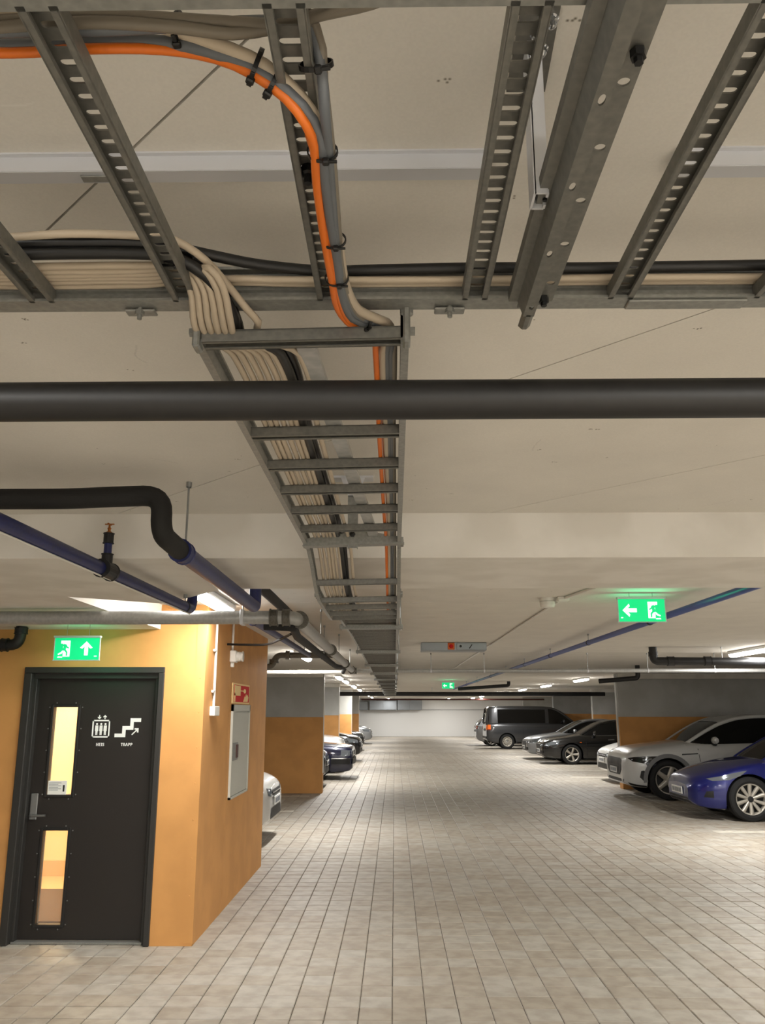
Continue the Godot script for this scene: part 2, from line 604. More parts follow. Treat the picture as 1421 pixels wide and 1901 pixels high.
func add_wheel(parent: Node, at: Vector3, side: float, r: float, kind: String) -> void:
	var w := Node3D.new()
	w.name = "wheel"
	parent.add_child(w, true)
	w.position = at
	var T := Transform3D(Basis(V3(1, 0, 0), V3(0, 0, side), V3(0, -side, 0)), Vector3.ZERO)   # local y points outwards
	var rr: float = r * (0.66 if kind == "steel" else 0.70)
	var st := begin()
	lathe(st, [Vector2(rr, -0.10), Vector2(r * 0.93, -0.11), Vector2(r, -0.085), Vector2(r, 0.085), Vector2(r * 0.94, 0.108), Vector2(r * 0.8, 0.115), Vector2(rr, 0.10), Vector2(rr * 0.97, 0.02)], T, 40)
	put(st, "tyre", M["tyre"], w)
	st = begin()
	lathe(st, [Vector2(0, 0.0), Vector2(rr, 0.0)], T, 32)
	put(st, "brake_disc", M["trim black"], w)
	st = begin()
	if kind == "steel":
		lathe(st, [Vector2(rr, 0.10), Vector2(rr * 0.93, 0.098), Vector2(rr * 0.88, 0.06), Vector2(rr * 0.62, 0.05), Vector2(rr * 0.55, 0.085), Vector2(rr * 0.42, 0.09), Vector2(rr * 0.36, 0.05), Vector2(0, 0.05)], T, 32)
		put(st, "rim", M["alloy"], w)
		st = begin()
		lathe(st, [Vector2(rr * 0.2, 0.05), Vector2(rr * 0.19, 0.10), Vector2(0, 0.105)], T, 14)
		put(st, "hub_cap", M["chrome"], w)
		st = begin()
		for k in 12:
			var a := TAU * k / 12
			prism(st, circle(Vector2(cos(a), sin(a)) * rr * 0.75, rr * 0.075, 8), 0.012, T * Transform3D(Basis(V3(1, 0, 0), V3(0, 0, 1), V3(0, 1, 0)), V3(0, 0.05, 0)))
		put(st, "vent_hole", M["trim black"], w)
		return
	lathe(st, [Vector2(rr * 0.90, 0.02), Vector2(rr * 0.92, 0.088), Vector2(rr * 0.97, 0.098), Vector2(rr, 0.10), Vector2(rr, 0.02)], T, 40)
	var spokes: int = 10 if kind == "ten" else 5
	var wide: float = {"ten": 0.105, "five": 0.20, "star": 0.15}[kind]
	for k in spokes:
		var a := TAU * k / spokes + (0.0 if kind != "ten" else 0.31)
		var R := T * Transform3D(Basis(V3(0, 1, 0), -a), Vector3.ZERO)
		# tapered spoke from hub to rim, crowned in the middle
		smooth(st)
		var n := 4
		for i in n:
			var r0: float = lerpf(rr * 0.14, rr * 0.95, float(i) / n)
			var r1: float = lerpf(rr * 0.14, rr * 0.95, float(i + 1) / n)
			var w0: float = rr * wide * (lerpf(0.75, 1.15, float(i) / n) if kind != "five" else lerpf(1.0, 0.72, float(i) / n))
			var w1: float = rr * wide * (lerpf(0.75, 1.15, float(i + 1) / n) if kind != "five" else lerpf(1.0, 0.72, float(i + 1) / n))
			var y0 := 0.07 + 0.025 * float(i) / n
			var y1 := 0.07 + 0.025 * float(i + 1) / n
			quad(st, R * V3(r0, y0, -w0), R * V3(r1, y1, -w1), R * V3(r1, y1 + 0.006, 0), R * V3(r0, y0 + 0.006, 0))
			quad(st, R * V3(r0, y0 + 0.006, 0), R * V3(r1, y1 + 0.006, 0), R * V3(r1, y1, w1), R * V3(r0, y0, w0))
			quad(st, R * V3(r0, y0 - 0.04, -w0), R * V3(r1, y1 - 0.04, -w1), R * V3(r1, y1, -w1), R * V3(r0, y0, -w0))
			quad(st, R * V3(r0, y0, w0), R * V3(r1, y1, w1), R * V3(r1, y1 - 0.04, w1), R * V3(r0, y0 - 0.04, w0))
	put(st, "rim", M["alloy"], w)
	st = begin()
	lathe(st, [Vector2(rr * 0.2, 0.05), Vector2(rr * 0.19, 0.085), Vector2(0, 0.09)], T, 14)
	put(st, "hub_cap", M["trim black" if kind == "ten" else "alloy"], w)

func make_car(spec: Dictionary, called: String, label: String, at: Vector3, turn: float, group: String) -> Node3D:
	K = spec
	var root := thing(called, label, "van" if spec.has("van") else "car", at, turn, group)
	var L: float = K.length
	var paint: String = K.paint
	# --- body
	var xs := []
	for v in [0.0, 0.01, 0.025, 0.05, 0.08, 0.12, 0.17, 0.23, 0.3]:
		xs.append(v)
		xs.append(L - v)
	var x := 0.38
	while x < L - 0.36:
		xs.append(x)
		x += 0.11
	for xc in K.axles:
		for k in 21:
			xs.append(xc - (K.arch - 0.0005) * cos(PI * k / 20.0))
		xs.append(xc - K.arch - 0.0005)
		xs.append(xc + K.arch + 0.0005)
	xs.sort()
	var rows := []
	for v in xs:
		rows.append([v, section(v)])
	var st := begin()
	for s in [1.0, -1.0]:
		for i in rows.size() - 1:
			var a: Array = rows[i][1]
			var b: Array = rows[i + 1][1]
			var xa: float = rows[i][0]
			var xb: float = rows[i + 1][0]
			if xb - xa < 1e-6:
				continue
			for j in a.size() - 1:
				st.set_smooth_group(100000 if j > 2 else -1)
				var p := V3(xa, a[j].y, s * a[j].x)
				var q := V3(xb, b[j].y, s * b[j].x)
				var r := V3(xb, b[j + 1].y, s * b[j + 1].x)
				var t := V3(xa, a[j + 1].y, s * a[j + 1].x)
				if s > 0:
					quad(st, p, t, r, q)
				else:
					quad(st, p, q, r, t)
		for e in 2:
			flat(st)
			var a: Array = rows[0 if e == 0 else -1][1]
			var xe: float = rows[0 if e == 0 else -1][0]
			for j in range(1, a.size() - 1):
				var c := V3(xe, a[0].y, 0)
				var p := V3(xe, a[j].y, s * a[j].x)
				var q := V3(xe, a[j + 1].y, s * a[j + 1].x)
				if (s > 0) == (e == 0):
					tri(st, c, q, p)
				else:
					tri(st, c, p, q)
	put(st, "body", M[paint], root)
	# --- glasshouse
	var g0: float = K.glass[0]
	var g1: float = K.glass[1]
	st = begin()
	var hs := []
	var corner := []
	var n := 44
	for i in n + 1:
		var gx := lerpf(g0, g1, float(i) / n)
		var r := curve(K.roof, gx)
		var b := minf(curve(K.shoulder, gx) - 0.02, r)
		var wb := house_z(gx, b)
		var wr := house_z(gx, maxf(r - 0.05, b))
		var yk := maxf(r - 0.05, b)
		hs.append([gx, [Vector2(wb, b), Vector2(lerpf(wb, wr, 0.5), lerpf(b, yk, 0.5)), Vector2(wr, yk), Vector2(wr * 0.94, lerpf(yk, r, 0.55)), Vector2(wr * 0.8, lerpf(yk, r, 0.8)), Vector2(wr * 0.45, lerpf(yk, r, 0.96)), Vector2(0, r)]])
	for s in [1.0, -1.0]:
		for i in n:
			var a: Array = hs[i][1]
			var b: Array = hs[i + 1][1]
			for j in a.size() - 1:
				st.set_smooth_group(200000 if j > 1 else 200001)
				var p := V3(hs[i][0], a[j].y, s * a[j].x)
				var q := V3(hs[i + 1][0], b[j].y, s * b[j].x)
				var r := V3(hs[i + 1][0], b[j + 1].y, s * b[j + 1].x)
				var t := V3(hs[i][0], a[j + 1].y, s * a[j + 1].x)
				if s > 0:
					quad(st, p, t, r, q)
				else:
					quad(st, p, q, r, t)
	put(st, "windows", M["car glass"], root)
	# --- roof skin
	st = begin()
	for s in [1.0, -1.0]:
		for i in n:
			if hs[i][0] < K.roof_skin[0] or hs[i + 1][0] > K.roof_skin[1]:
				continue
			var a: Array = hs[i][1]
			var b: Array = hs[i + 1][1]
			for j in range(2, a.size() - 1):
				st.set_smooth_group(300000)
				var o := 0.008
				var p := V3(hs[i][0], a[j].y + o, s * a[j].x * 1.004)
				var q := V3(hs[i + 1][0], b[j].y + o, s * b[j].x * 1.004)
				var r := V3(hs[i + 1][0], b[j + 1].y + o, s * b[j + 1].x * 1.004)
				var t := V3(hs[i][0], a[j + 1].y + o, s * a[j + 1].x * 1.004)
				if s > 0:
					quad(st, p, t, r, q)
				else:
					quad(st, p, q, r, t)
	put(st, "roof", M[K.get("roof_paint", paint)], root)
	# --- pillars and roof rails along the upper corner
	for s in [1.0, -1.0]:
		var line := PackedVector3Array()
		for i in n + 1:
			var a: Array = hs[i][1]
			line.append(V3(hs[i][0], a[2].y + 0.006, s * (a[2].x - 0.012)))
		st = begin()
		tube(st, line, K.get("pillar", 0.032), 10)
		put(st, "roof_pillar", M[K.get("pillar_paint", paint)], root)
	for s in [1.0, -1.0]:
		st = begin()
		for pp in K.get("house_panels", []):
			patch(st, pp, "house", 0.008, s)
		if K.has("house_panels"):
			put(st, "rear_pillar", M[paint], root)
		st = begin()
		var line := PackedVector3Array()
		for i in range(2, n - 1):
			var gx: float = hs[i][0]
			if curve(K.roof, gx) > curve(K.shoulder, gx) + 0.03:
				line.append(V3(gx, curve(K.shoulder, gx), s * (house_z(gx, curve(K.shoulder, gx)) + 0.006)))
		if line.size() > 2:
			tube(st, line, 0.011, 6)
			put(st, "window_trim", M[K.get("trim", "trim black")], root)
	# --- wheels and liners
	for xc in K.axles:
		for s in [1.0, -1.0]:
			var wz: float = side_z(xc, K.wheel_radius) - 0.115
			add_wheel(root, V3(xc, K.wheel_radius, s * wz), s, K.wheel_radius, K.wheel)
			st = begin()
			smooth(st)
			var zo: float = wz + 0.07
			var zi: float = wz - 0.2
			for k in 16:
				var a0 := PI * k / 16.0
				var a1 := PI * (k + 1) / 16.0
				var ra: float = K.arch - 0.006
				quad(st, V3(xc + cos(a0) * ra, K.wheel_radius + sin(a0) * ra, s * zo), V3(xc + cos(a1) * ra, K.wheel_radius + sin(a1) * ra, s * zo), V3(xc + cos(a1) * ra, K.wheel_radius + sin(a1) * ra, s * zi), V3(xc + cos(a0) * ra, K.wheel_radius + sin(a0) * ra, s * zi))
				tri(st, V3(xc, K.wheel_radius - 0.1, s * zi), V3(xc + cos(a0) * ra, K.wheel_radius + sin(a0) * ra, s * zi), V3(xc + cos(a1) * ra, K.wheel_radius + sin(a1) * ra, s * zi))
			put(st, "wheel_liner", M["trim black"], root)
			if K.has("cladding"):
				st = begin()
				var poly := []
				for k in 21:
					var a := -0.1 + (PI + 0.2) * k / 20.0
					poly.append_array([xc + cos(a) * (K.arch + K.cladding), maxf(K.wheel_radius + sin(a) * (K.arch + K.cladding), curve(K.bottom, xc) + 0.02)])
				for k in 21:
					var a := PI + 0.1 - (PI + 0.2) * k / 20.0
					poly.append_array([xc + cos(a) * (K.arch - 0.004), maxf(K.wheel_radius + sin(a) * (K.arch - 0.004), curve(K.bottom, xc) + 0.02)])
				patch(st, poly, "side", 0.014, s)
				put(st, "arch_cladding", M["cladding"], root)
	# --- underbody
	st = begin()
	box(st, V3(L * 0.5, curve(K.bottom, L * 0.5) + 0.01, 0), V3(L - 0.9, 0.06, 1.2), 0.02)
	put(st, "underbody", M["trim black"], root)
	# --- details listed in the spec: [name, material, how, offset, mirrored, polygons]
	for d in K.details:
		patch_part(d[0], d[1], root, d[5], d[2], d[3], d[4])
	# --- number plate in front and behind
	for e in K.plates:
		st = begin()
		var px: float = front_x(0.12, e[1], e[0] == "back")
		var out := 1.0 if e[0] == "back" else -1.0
		box(st, V3(px + out * 0.018, e[1], 0), V3(0.012, 0.115, 0.52), 0.003)
		var pl := put(st, "number_plate", M["plate white"], root)
		st = begin()
		for k in 7:
			box(st, V3(px + out * 0.0255, e[1], -0.19 + k * 0.063 + (0.012 if k > 1 else 0.0)), V3(0.003, 0.066, 0.034 if k % 3 else 0.028))
		put(st, "plate_characters", M["print grey"], pl)
	# --- mirrors
	if K.has("mirror"):
		for s in [1.0, -1.0]:
			var mx: float = K.mirror[0]
			var my: float = K.mirror[1]
			var mz: float = side_z(mx, curve(K.shoulder, mx) - 0.01)
			var mi := Node3D.new()
			mi.name = "wing_mirror"
			root.add_child(mi, true)
			mi.position = V3(mx, my, s * (mz + 0.10))
			st = begin()
			lathe(st, [Vector2(0, -0.115), Vector2(0.04, -0.10), Vector2(0.066, -0.05), Vector2(0.07, 0.03), Vector2(0.05, 0.10), Vector2(0, 0.12)], Transform3D(Basis(V3(0.9, 0.0, 0), V3(0, 0, s), V3(0, 1.05, 0)), V3(0, 0.02, 0)), 16)
			put(st, "mirror_shell", M[K.get("mirror_paint", paint)], mi)
			st = begin()
			box(st, V3(0.0, -0.055, -0.05 * s), V3(0.07, 0.05, 0.16), 0.015)
			put(st, "mirror_foot", M["trim black"], mi)
	return root

func gap(x0: float, y0: float, x1: float, y1: float, w := 0.006) -> Array:
	# thin strip polygon between two points
	var d := Vector2(x1 - x0, y1 - y0).normalized()
	var nn := Vector2(-d.y, d.x) * w
	return [x0 - nn.x, y0 - nn.y, x1 - nn.x, y1 - nn.y, x1 + nn.x, y1 + nn.y, x0 + nn.x, y0 + nn.y]

func sedan_blue() -> Dictionary:
	return {
		"length": 4.69, "paint": "paint blue", "axles": [0.87, 3.74], "wheel_radius": 0.345, "arch": 0.39, "wheel": "ten",
		"top": [0, 0.55, 0.06, 0.66, 0.2, 0.73, 0.5, 0.82, 0.9, 0.905, 1.3, 0.96, 3.7, 1.06, 4.3, 1.08, 4.6, 1.05, 4.69, 0.9],
		"shoulder": [0, 0.50, 0.06, 0.58, 0.2, 0.645, 0.5, 0.75, 0.85, 0.85, 1.3, 0.90, 2.5, 0.94, 3.7, 0.99, 4.3, 1.0, 4.6, 0.97, 4.69, 0.82],
		"half_width": [0, 0.50, 0.03, 0.60, 0.1, 0.715, 0.25, 0.82, 0.5, 0.89, 0.9, 0.92, 2.4, 0.925, 3.8, 0.92, 4.3, 0.87, 4.6, 0.77, 4.69, 0.6],
		"bottom": [0, 0.30, 0.1, 0.22, 0.3, 0.185, 0.6, 0.17, 4.0, 0.17, 4.5, 0.25, 4.69, 0.4],
		"roof": [1.15, 0.90, 1.3, 1.0, 1.6, 1.17, 1.95, 1.335, 2.3, 1.42, 2.6, 1.44, 3.0, 1.42, 3.5, 1.30, 3.9, 1.16, 4.25, 1.02],
		"glass": [1.15, 4.2], "roof_part": 0.66, "roof_skin": [9.0, 9.0], "roof_paint": "car glass", "mirror": [1.75, 0.99],
		"details": [
			["headlight", "lamp lens", "side", 0.004, true, [[0.22, 0.655, 0.30, 0.62, 0.55, 0.64, 0.72, 0.70, 0.85, 0.79, 0.62, 0.745, 0.4, 0.69]]],
			["lower_grille", "trim black", "front", 0.004, false, [[-0.5, 0.25, 0.5, 0.25, 0.46, 0.34, -0.46, 0.34]]],
			["side_intake", "trim black", "side", 0.005, true, [[0.16, 0.37, 0.30, 0.36, 0.30, 0.47, 0.2, 0.46]]],
			["door_gap", "trim black", "side", 0.003, true, [gap(1.42, 0.3, 1.36, 0.86), gap(2.55, 0.3, 2.52, 0.9), gap(3.5, 0.62, 3.62, 0.93)]],
			["door_handle", "chrome", "side", 0.012, true, [[2.2, 0.78, 2.4, 0.79, 2.4, 0.81, 2.2, 0.80], [3.15, 0.80, 3.35, 0.81, 3.35, 0.83, 3.15, 0.82]]],
			["sill_trim", "trim black", "side", 0.006, true, [[1.28, 0.19, 3.33, 0.19, 3.33, 0.235, 1.28, 0.235]]],
		],
		"plates": [["front", 0.43]],
	}

func suv_white() -> Dictionary:
	return {
		"length": 4.90, "paint": "paint white", "axles": [0.84, 3.77], "wheel_radius": 0.385, "arch": 0.43, "wheel": "five", "cladding": 0.075,
		"top": [0, 0.72, 0.03, 0.84, 0.1, 0.92, 0.3, 1.0, 0.8, 1.075, 1.3, 1.13, 4.2, 1.16, 4.75, 1.12, 4.90, 0.95],
		"shoulder": [0, 0.68, 0.03, 0.79, 0.1, 0.86, 0.3, 0.935, 0.8, 1.0, 1.3, 1.05, 2.6, 1.09, 4.2, 1.12, 4.75, 1.08, 4.90, 0.9],
		"half_width": [0, 0.62, 0.03, 0.72, 0.08, 0.80, 0.2, 0.88, 0.45, 0.935, 0.9, 0.955, 2.4, 0.965, 3.9, 0.96, 4.5, 0.91, 4.8, 0.83, 4.90, 0.72],
		"bottom": [0, 0.33, 0.1, 0.27, 0.3, 0.24, 0.6, 0.23, 4.2, 0.23, 4.7, 0.32, 4.90, 0.42],
		"roof": [1.2, 1.05, 1.4, 1.17, 1.7, 1.35, 2.05, 1.52, 2.45, 1.625, 2.9, 1.655, 3.5, 1.635, 4.1, 1.56, 4.45, 1.42, 4.75, 1.12],
		"glass": [1.2, 4.75], "roof_part": 0.70, "roof_skin": [2.0, 4.35], "pillar": 0.04, "mirror": [1.78, 1.13],
		"house_panels": [[3.95, 1.10, 4.7, 1.10, 4.5, 1.36, 4.3, 1.46, 4.12, 1.5]],
		"details": [
			["headlight", "lamp dark", "side", 0.004, true, [[0.075, 0.80, 0.16, 0.735, 0.30, 0.715, 0.40, 0.69, 0.44, 0.635, 0.56, 0.635, 0.62, 0.73, 0.68, 0.84, 0.4, 0.84, 0.18, 0.825]]],
			["headlight_element", "lamp lens", "side", 0.008, true, [[0.43, 0.72, 0.47, 0.675, 0.545, 0.675, 0.55, 0.73], [0.34, 0.75, 0.52, 0.78, 0.52, 0.80, 0.34, 0.79]]],
			["grille", "trim black", "front", 0.008, false, [[-0.40, 0.46, 0.40, 0.46, 0.54, 0.56, 0.56, 0.74, 0.48, 0.79, -0.48, 0.79, -0.56, 0.74, -0.54, 0.56]]],
			["grille_bar", "dark alloy", "front", 0.022, false, [[-0.32, 0.5, -0.29, 0.5, -0.29, 0.77, -0.32, 0.77], [-0.2, 0.5, -0.17, 0.5, -0.17, 0.77, -0.2, 0.77], [0.17, 0.5, 0.2, 0.5, 0.2, 0.77, 0.17, 0.77], [0.29, 0.5, 0.32, 0.5, 0.32, 0.77, 0.29, 0.77], [-0.46, 0.63, 0.46, 0.63, 0.46, 0.65, -0.46, 0.65]]],
			["side_intake", "trim black", "side", 0.005, true, [[0.30, 0.56, 0.36, 0.57, 0.43, 0.36, 0.34, 0.37, 0.27, 0.44]]],
			["lower_lip", "trim black", "side", 0.008, true, [[0.06, 0.335, 0.2, 0.30, 0.40, 0.275, 0.40, 0.245, 0.2, 0.262, 0.10, 0.29]]],
			["front_skid", "trim black", "front", 0.008, false, [[-0.62, 0.335, 0.62, 0.335, 0.66, 0.39, -0.66, 0.39]]],
			["fender_vent", "trim black", "side", 0.005, true, [[1.12, 0.865, 1.44, 0.885, 1.44, 0.905, 1.12, 0.89]]],
			["door_gap", "trim black", "side", 0.003, true, [gap(1.5, 0.4, 1.45, 0.99), gap(2.62, 0.4, 2.60, 1.05), gap(3.45, 0.8, 3.6, 1.08)]],
			["sill_trim", "cladding", "side", 0.008, true, [[1.34, 0.25, 3.26, 0.25, 3.26, 0.34, 1.34, 0.34]]],
			["door_handle", "paint white", "side", 0.016, true, [[2.25, 0.93, 2.48, 0.94, 2.48, 0.97, 2.25, 0.96], [3.15, 0.95, 3.38, 0.96, 3.38, 0.99, 3.15, 0.98]]],
			["tail_lamp", "tail red", "back", 0.006, true, [[0.3, 0.9, 0.78, 0.9, 0.78, 0.98, 0.3, 0.96]]],
		],
		"plates": [["front", 0.545]],
	}

func saloon(paint: String, over := {}) -> Dictionary:
	var d := {
		"length": 4.60, "paint": paint, "axles": [0.95, 3.62], "wheel_radius": 0.325, "arch": 0.37, "wheel": "star",
		"top": [0, 0.62, 0.03, 0.70, 0.12, 0.76, 0.4, 0.84, 0.9, 0.91, 1.35, 0.97, 3.5, 1.02, 4.1, 1.03, 4.5, 1.01, 4.6, 0.85],
		"shoulder": [0, 0.58, 0.03, 0.64, 0.12, 0.70, 0.4, 0.78, 0.9, 0.85, 1.35, 0.90, 2.6, 0.94, 3.5, 0.96, 4.1, 0.97, 4.5, 0.95, 4.6, 0.8],
		"half_width": [0, 0.56, 0.03, 0.66, 0.1, 0.75, 0.25, 0.83, 0.5, 0.875, 0.9, 0.89, 2.4, 0.90, 3.8, 0.89, 4.3, 0.85, 4.52, 0.77, 4.6, 0.64],
		"bottom": [0, 0.30, 0.1, 0.23, 0.3, 0.20, 0.6, 0.185, 4.0, 0.185, 4.45, 0.28, 4.6, 0.4],
		"roof": [1.2, 0.90, 1.4, 1.02, 1.7, 1.19, 2.05, 1.35, 2.4, 1.42, 2.8, 1.435, 3.2, 1.40, 3.6, 1.28, 4.0, 1.08, 4.15, 0.98],
		"glass": [1.2, 4.12], "roof_part": 0.66, "roof_skin": [2.0, 3.4], "mirror": [1.72, 0.99], "trim": "chrome",
		"details": [
			["headlight", "lamp lens", "side", 0.004, true, [[0.10, 0.60, 0.50, 0.63, 0.56, 0.745, 0.35, 0.735, 0.12, 0.685]]],
			["headlight_front", "lamp lens", "front", 0.006, true, [[0.44, 0.57, 0.66, 0.58, 0.66, 0.66, 0.46, 0.65]]],
			["grille", "trim black", "front", 0.008, false, [[-0.3, 0.33, 0.3, 0.33, 0.4, 0.55, 0.38, 0.645, -0.38, 0.645, -0.4, 0.55]]],
			["grille_frame", "chrome", "front", 0.012, false, [[-0.42, 0.645, 0.42, 0.645, 0.42, 0.665, -0.42, 0.665], [-0.32, 0.31, 0.32, 0.31, 0.32, 0.33, -0.32, 0.33]]],
			["bumper_intake", "trim black", "front", 0.006, true, [[0.42, 0.33, 0.68, 0.35, 0.68, 0.44, 0.44, 0.44]]],
			["door_gap", "trim black", "side", 0.003, true, [gap(1.45, 0.3, 1.42, 0.86), gap(2.5, 0.3, 2.48, 0.9), gap(3.3, 0.62, 3.45, 0.93)]],
			["rubbing_strip", "trim black", "side", 0.008, true, [[1.45, 0.5, 3.2, 0.52, 3.2, 0.55, 1.45, 0.53]]],
			["door_handle", "chrome", "side", 0.014, true, [[2.15, 0.78, 2.36, 0.79, 2.36, 0.815, 2.15, 0.805], [3.05, 0.80, 3.26, 0.81, 3.26, 0.835, 3.05, 0.825]]],
			["side_indicator", "indicator amber", "side", 0.008, true, [[1.22, 0.70, 1.28, 0.70, 1.28, 0.72, 1.22, 0.72]]],
			["tail_lamp", "tail red", "back", 0.006, true, [[0.38, 0.78, 0.76, 0.78, 0.76, 0.92, 0.4, 0.92]]],
		],
		"plates": [["front", 0.43], ["back", 0.65]],
	}
	d.merge(over, true)
	return d

func hatch(paint: String, over := {}) -> Dictionary:
	var d := {
		"length": 4.15, "paint": paint, "axles": [0.84, 3.40], "wheel_radius": 0.315, "arch": 0.36, "wheel": "star",
		"top": [0, 0.64, 0.03, 0.74, 0.12, 0.82, 0.4, 0.91, 0.8, 0.985, 1.15, 1.04, 3.8, 1.08, 4.05, 1.06, 4.15, 0.9],
		"shoulder": [0, 0.60, 0.03, 0.69, 0.12, 0.76, 0.4, 0.85, 0.8, 0.92, 1.15, 0.96, 2.6, 1.0, 3.8, 1.03, 4.05, 1.01, 4.15, 0.85],
		"half_width": [0, 0.56, 0.03, 0.65, 0.1, 0.73, 0.25, 0.81, 0.5, 0.855, 0.9, 0.87, 2.4, 0.875, 3.4, 0.87, 3.9, 0.82, 4.08, 0.76, 4.15, 0.66],
		"bottom": [0, 0.32, 0.1, 0.25, 0.3, 0.215, 0.6, 0.20, 3.7, 0.20, 4.05, 0.3, 4.15, 0.42],
		"roof": [1.0, 0.96, 1.2, 1.08, 1.5, 1.25, 1.85, 1.41, 2.2, 1.475, 2.7, 1.49, 3.2, 1.465, 3.65, 1.39, 3.9, 1.25, 4.08, 1.05],
		"glass": [1.0, 4.06], "roof_part": 0.70, "roof_skin": [1.85, 3.7], "mirror": [1.55, 1.05],
		"house_panels": [[3.5, 1.02, 4.0, 1.02, 3.85, 1.25, 3.7, 1.34]],
		"details": [
			["headlight", "lamp lens", "side", 0.004, true, [[0.10, 0.63, 0.42, 0.66, 0.52, 0.80, 0.3, 0.78, 0.12, 0.735]]],
			["headlight_front", "lamp lens", "front", 0.006, true, [[0.40, 0.60, 0.62, 0.62, 0.62, 0.72, 0.42, 0.70]]],
			["grille", "trim black", "front", 0.008, false, [[-0.34, 0.60, 0.34, 0.60, 0.38, 0.68, -0.38, 0.68]]],
			["lower_grille", "trim black", "front", 0.006, false, [[-0.5, 0.32, 0.5, 0.32, 0.44, 0.45, -0.44, 0.45]]],
			["grille_bar", "chrome", "front", 0.014, false, [[-0.36, 0.635, 0.36, 0.635, 0.36, 0.652, -0.36, 0.652]]],
			["door_gap", "trim black", "side", 0.003, true, [gap(1.3, 0.32, 1.27, 0.92), gap(2.35, 0.32, 2.33, 0.96)]],
			["door_handle", "trim black", "side", 0.014, true, [[2.0, 0.84, 2.2, 0.85, 2.2, 0.875, 2.0, 0.865]]],
			["tail_lamp", "tail red", "back", 0.006, true, [[0.50, 0.84, 0.74, 0.84, 0.74, 1.0, 0.54, 1.0]]],
			["reversing_lamp", "indicator amber", "back", 0.010, true, [[0.52, 0.92, 0.72, 0.92, 0.72, 0.97, 0.54, 0.97]]],
		],
		"plates": [["front", 0.53], ["back", 0.75]],
	}
	d.merge(over, true)
	return d

func van_grey() -> Dictionary:
	return {
		"length": 4.90, "paint": "paint grey", "axles": [0.92, 3.95], "wheel_radius": 0.34, "arch": 0.395, "wheel": "steel", "van": true,
		"top": [0, 0.75, 0.04, 0.92, 0.2, 1.03, 0.5, 1.10, 0.8, 1.15, 1.2, 1.20, 4.7, 1.22, 4.84, 1.20, 4.90, 1.1],
		"shoulder": [0, 0.70, 0.04, 0.86, 0.2, 0.97, 0.5, 1.04, 0.8, 1.09, 1.2, 1.13, 4.7, 1.16, 4.84, 1.14, 4.90, 1.05],
		"half_width": [0, 0.66, 0.04, 0.76, 0.12, 0.84, 0.3, 0.91, 0.6, 0.94, 1.0, 0.95, 4.5, 0.95, 4.78, 0.93, 4.86, 0.90, 4.90, 0.86],
		"bottom": [0, 0.34, 0.1, 0.28, 0.3, 0.25, 4.4, 0.26, 4.75, 0.34, 4.90, 0.42],
		"roof": [0.62, 1.08, 0.85, 1.28, 1.15, 1.52, 1.5, 1.76, 1.8, 1.88, 2.3, 1.93, 3.5, 1.945, 4.4, 1.935, 4.72, 1.90, 4.80, 1.80, 4.86, 1.45, 4.885, 1.2],
		"glass": [0.62, 4.885], "roof_part": 0.80, "roof_skin": [1.5, 4.85], "pillar": 0.05, "mirror": [1.3, 1.24],
		"house_panels": [[1.98, 1.12, 2.14, 1.12, 2.14, 1.88, 1.98, 1.88], [4.36, 1.12, 4.86, 1.12, 4.84, 1.5, 4.79, 1.86, 4.36, 1.88], [1.98, 1.78, 4.6, 1.80, 4.6, 1.89, 1.98, 1.88], [2.0, 1.12, 4.5, 1.12, 4.5, 1.17, 2.0, 1.17]],
		"details": [
			["tail_lamp", "tail red", "side", 0.006, true, [[4.70, 0.86, 4.84, 0.86, 4.84, 1.10, 4.70, 1.10]]],
			["tail_indicator", "indicator amber", "side", 0.010, true, [[4.70, 0.90, 4.84, 0.90, 4.84, 1.10, 4.70, 1.10]]],
			["rear_lamp", "indicator amber", "back", 0.006, true, [[0.74, 0.86, 0.90, 0.86, 0.90, 1.08, 0.76, 1.08]]],
			["door_gap", "trim black", "side", 0.004, true, [gap(1.3, 0.4, 1.25, 1.08), gap(2.05, 0.4, 2.03, 1.1), gap(3.2, 0.5, 3.2, 1.1), gap(2.1, 0.985, 4.68, 1.0)]],
			["crease", "paint dark", "side", 0.004, true, [gap(1.45, 0.46, 3.5, 0.46, 0.012), gap(4.4, 0.46, 4.8, 0.46, 0.012)]],
			["headlight", "lamp lens", "side", 0.004, true, [[0.1, 0.70, 0.4, 0.76, 0.5, 0.95, 0.3, 0.93, 0.12, 0.86]]],
			["rear_bumper", "trim black", "back", 0.02, false, [[-0.84, 0.46, 0.84, 0.46, 0.84, 0.56, -0.84, 0.56]]],
			["sill_trim", "trim black", "side", 0.006, true, [[1.36, 0.27, 3.5, 0.27, 3.5, 0.33, 1.36, 0.33]]],
		],
		"plates": [["back", 0.86]],
	}

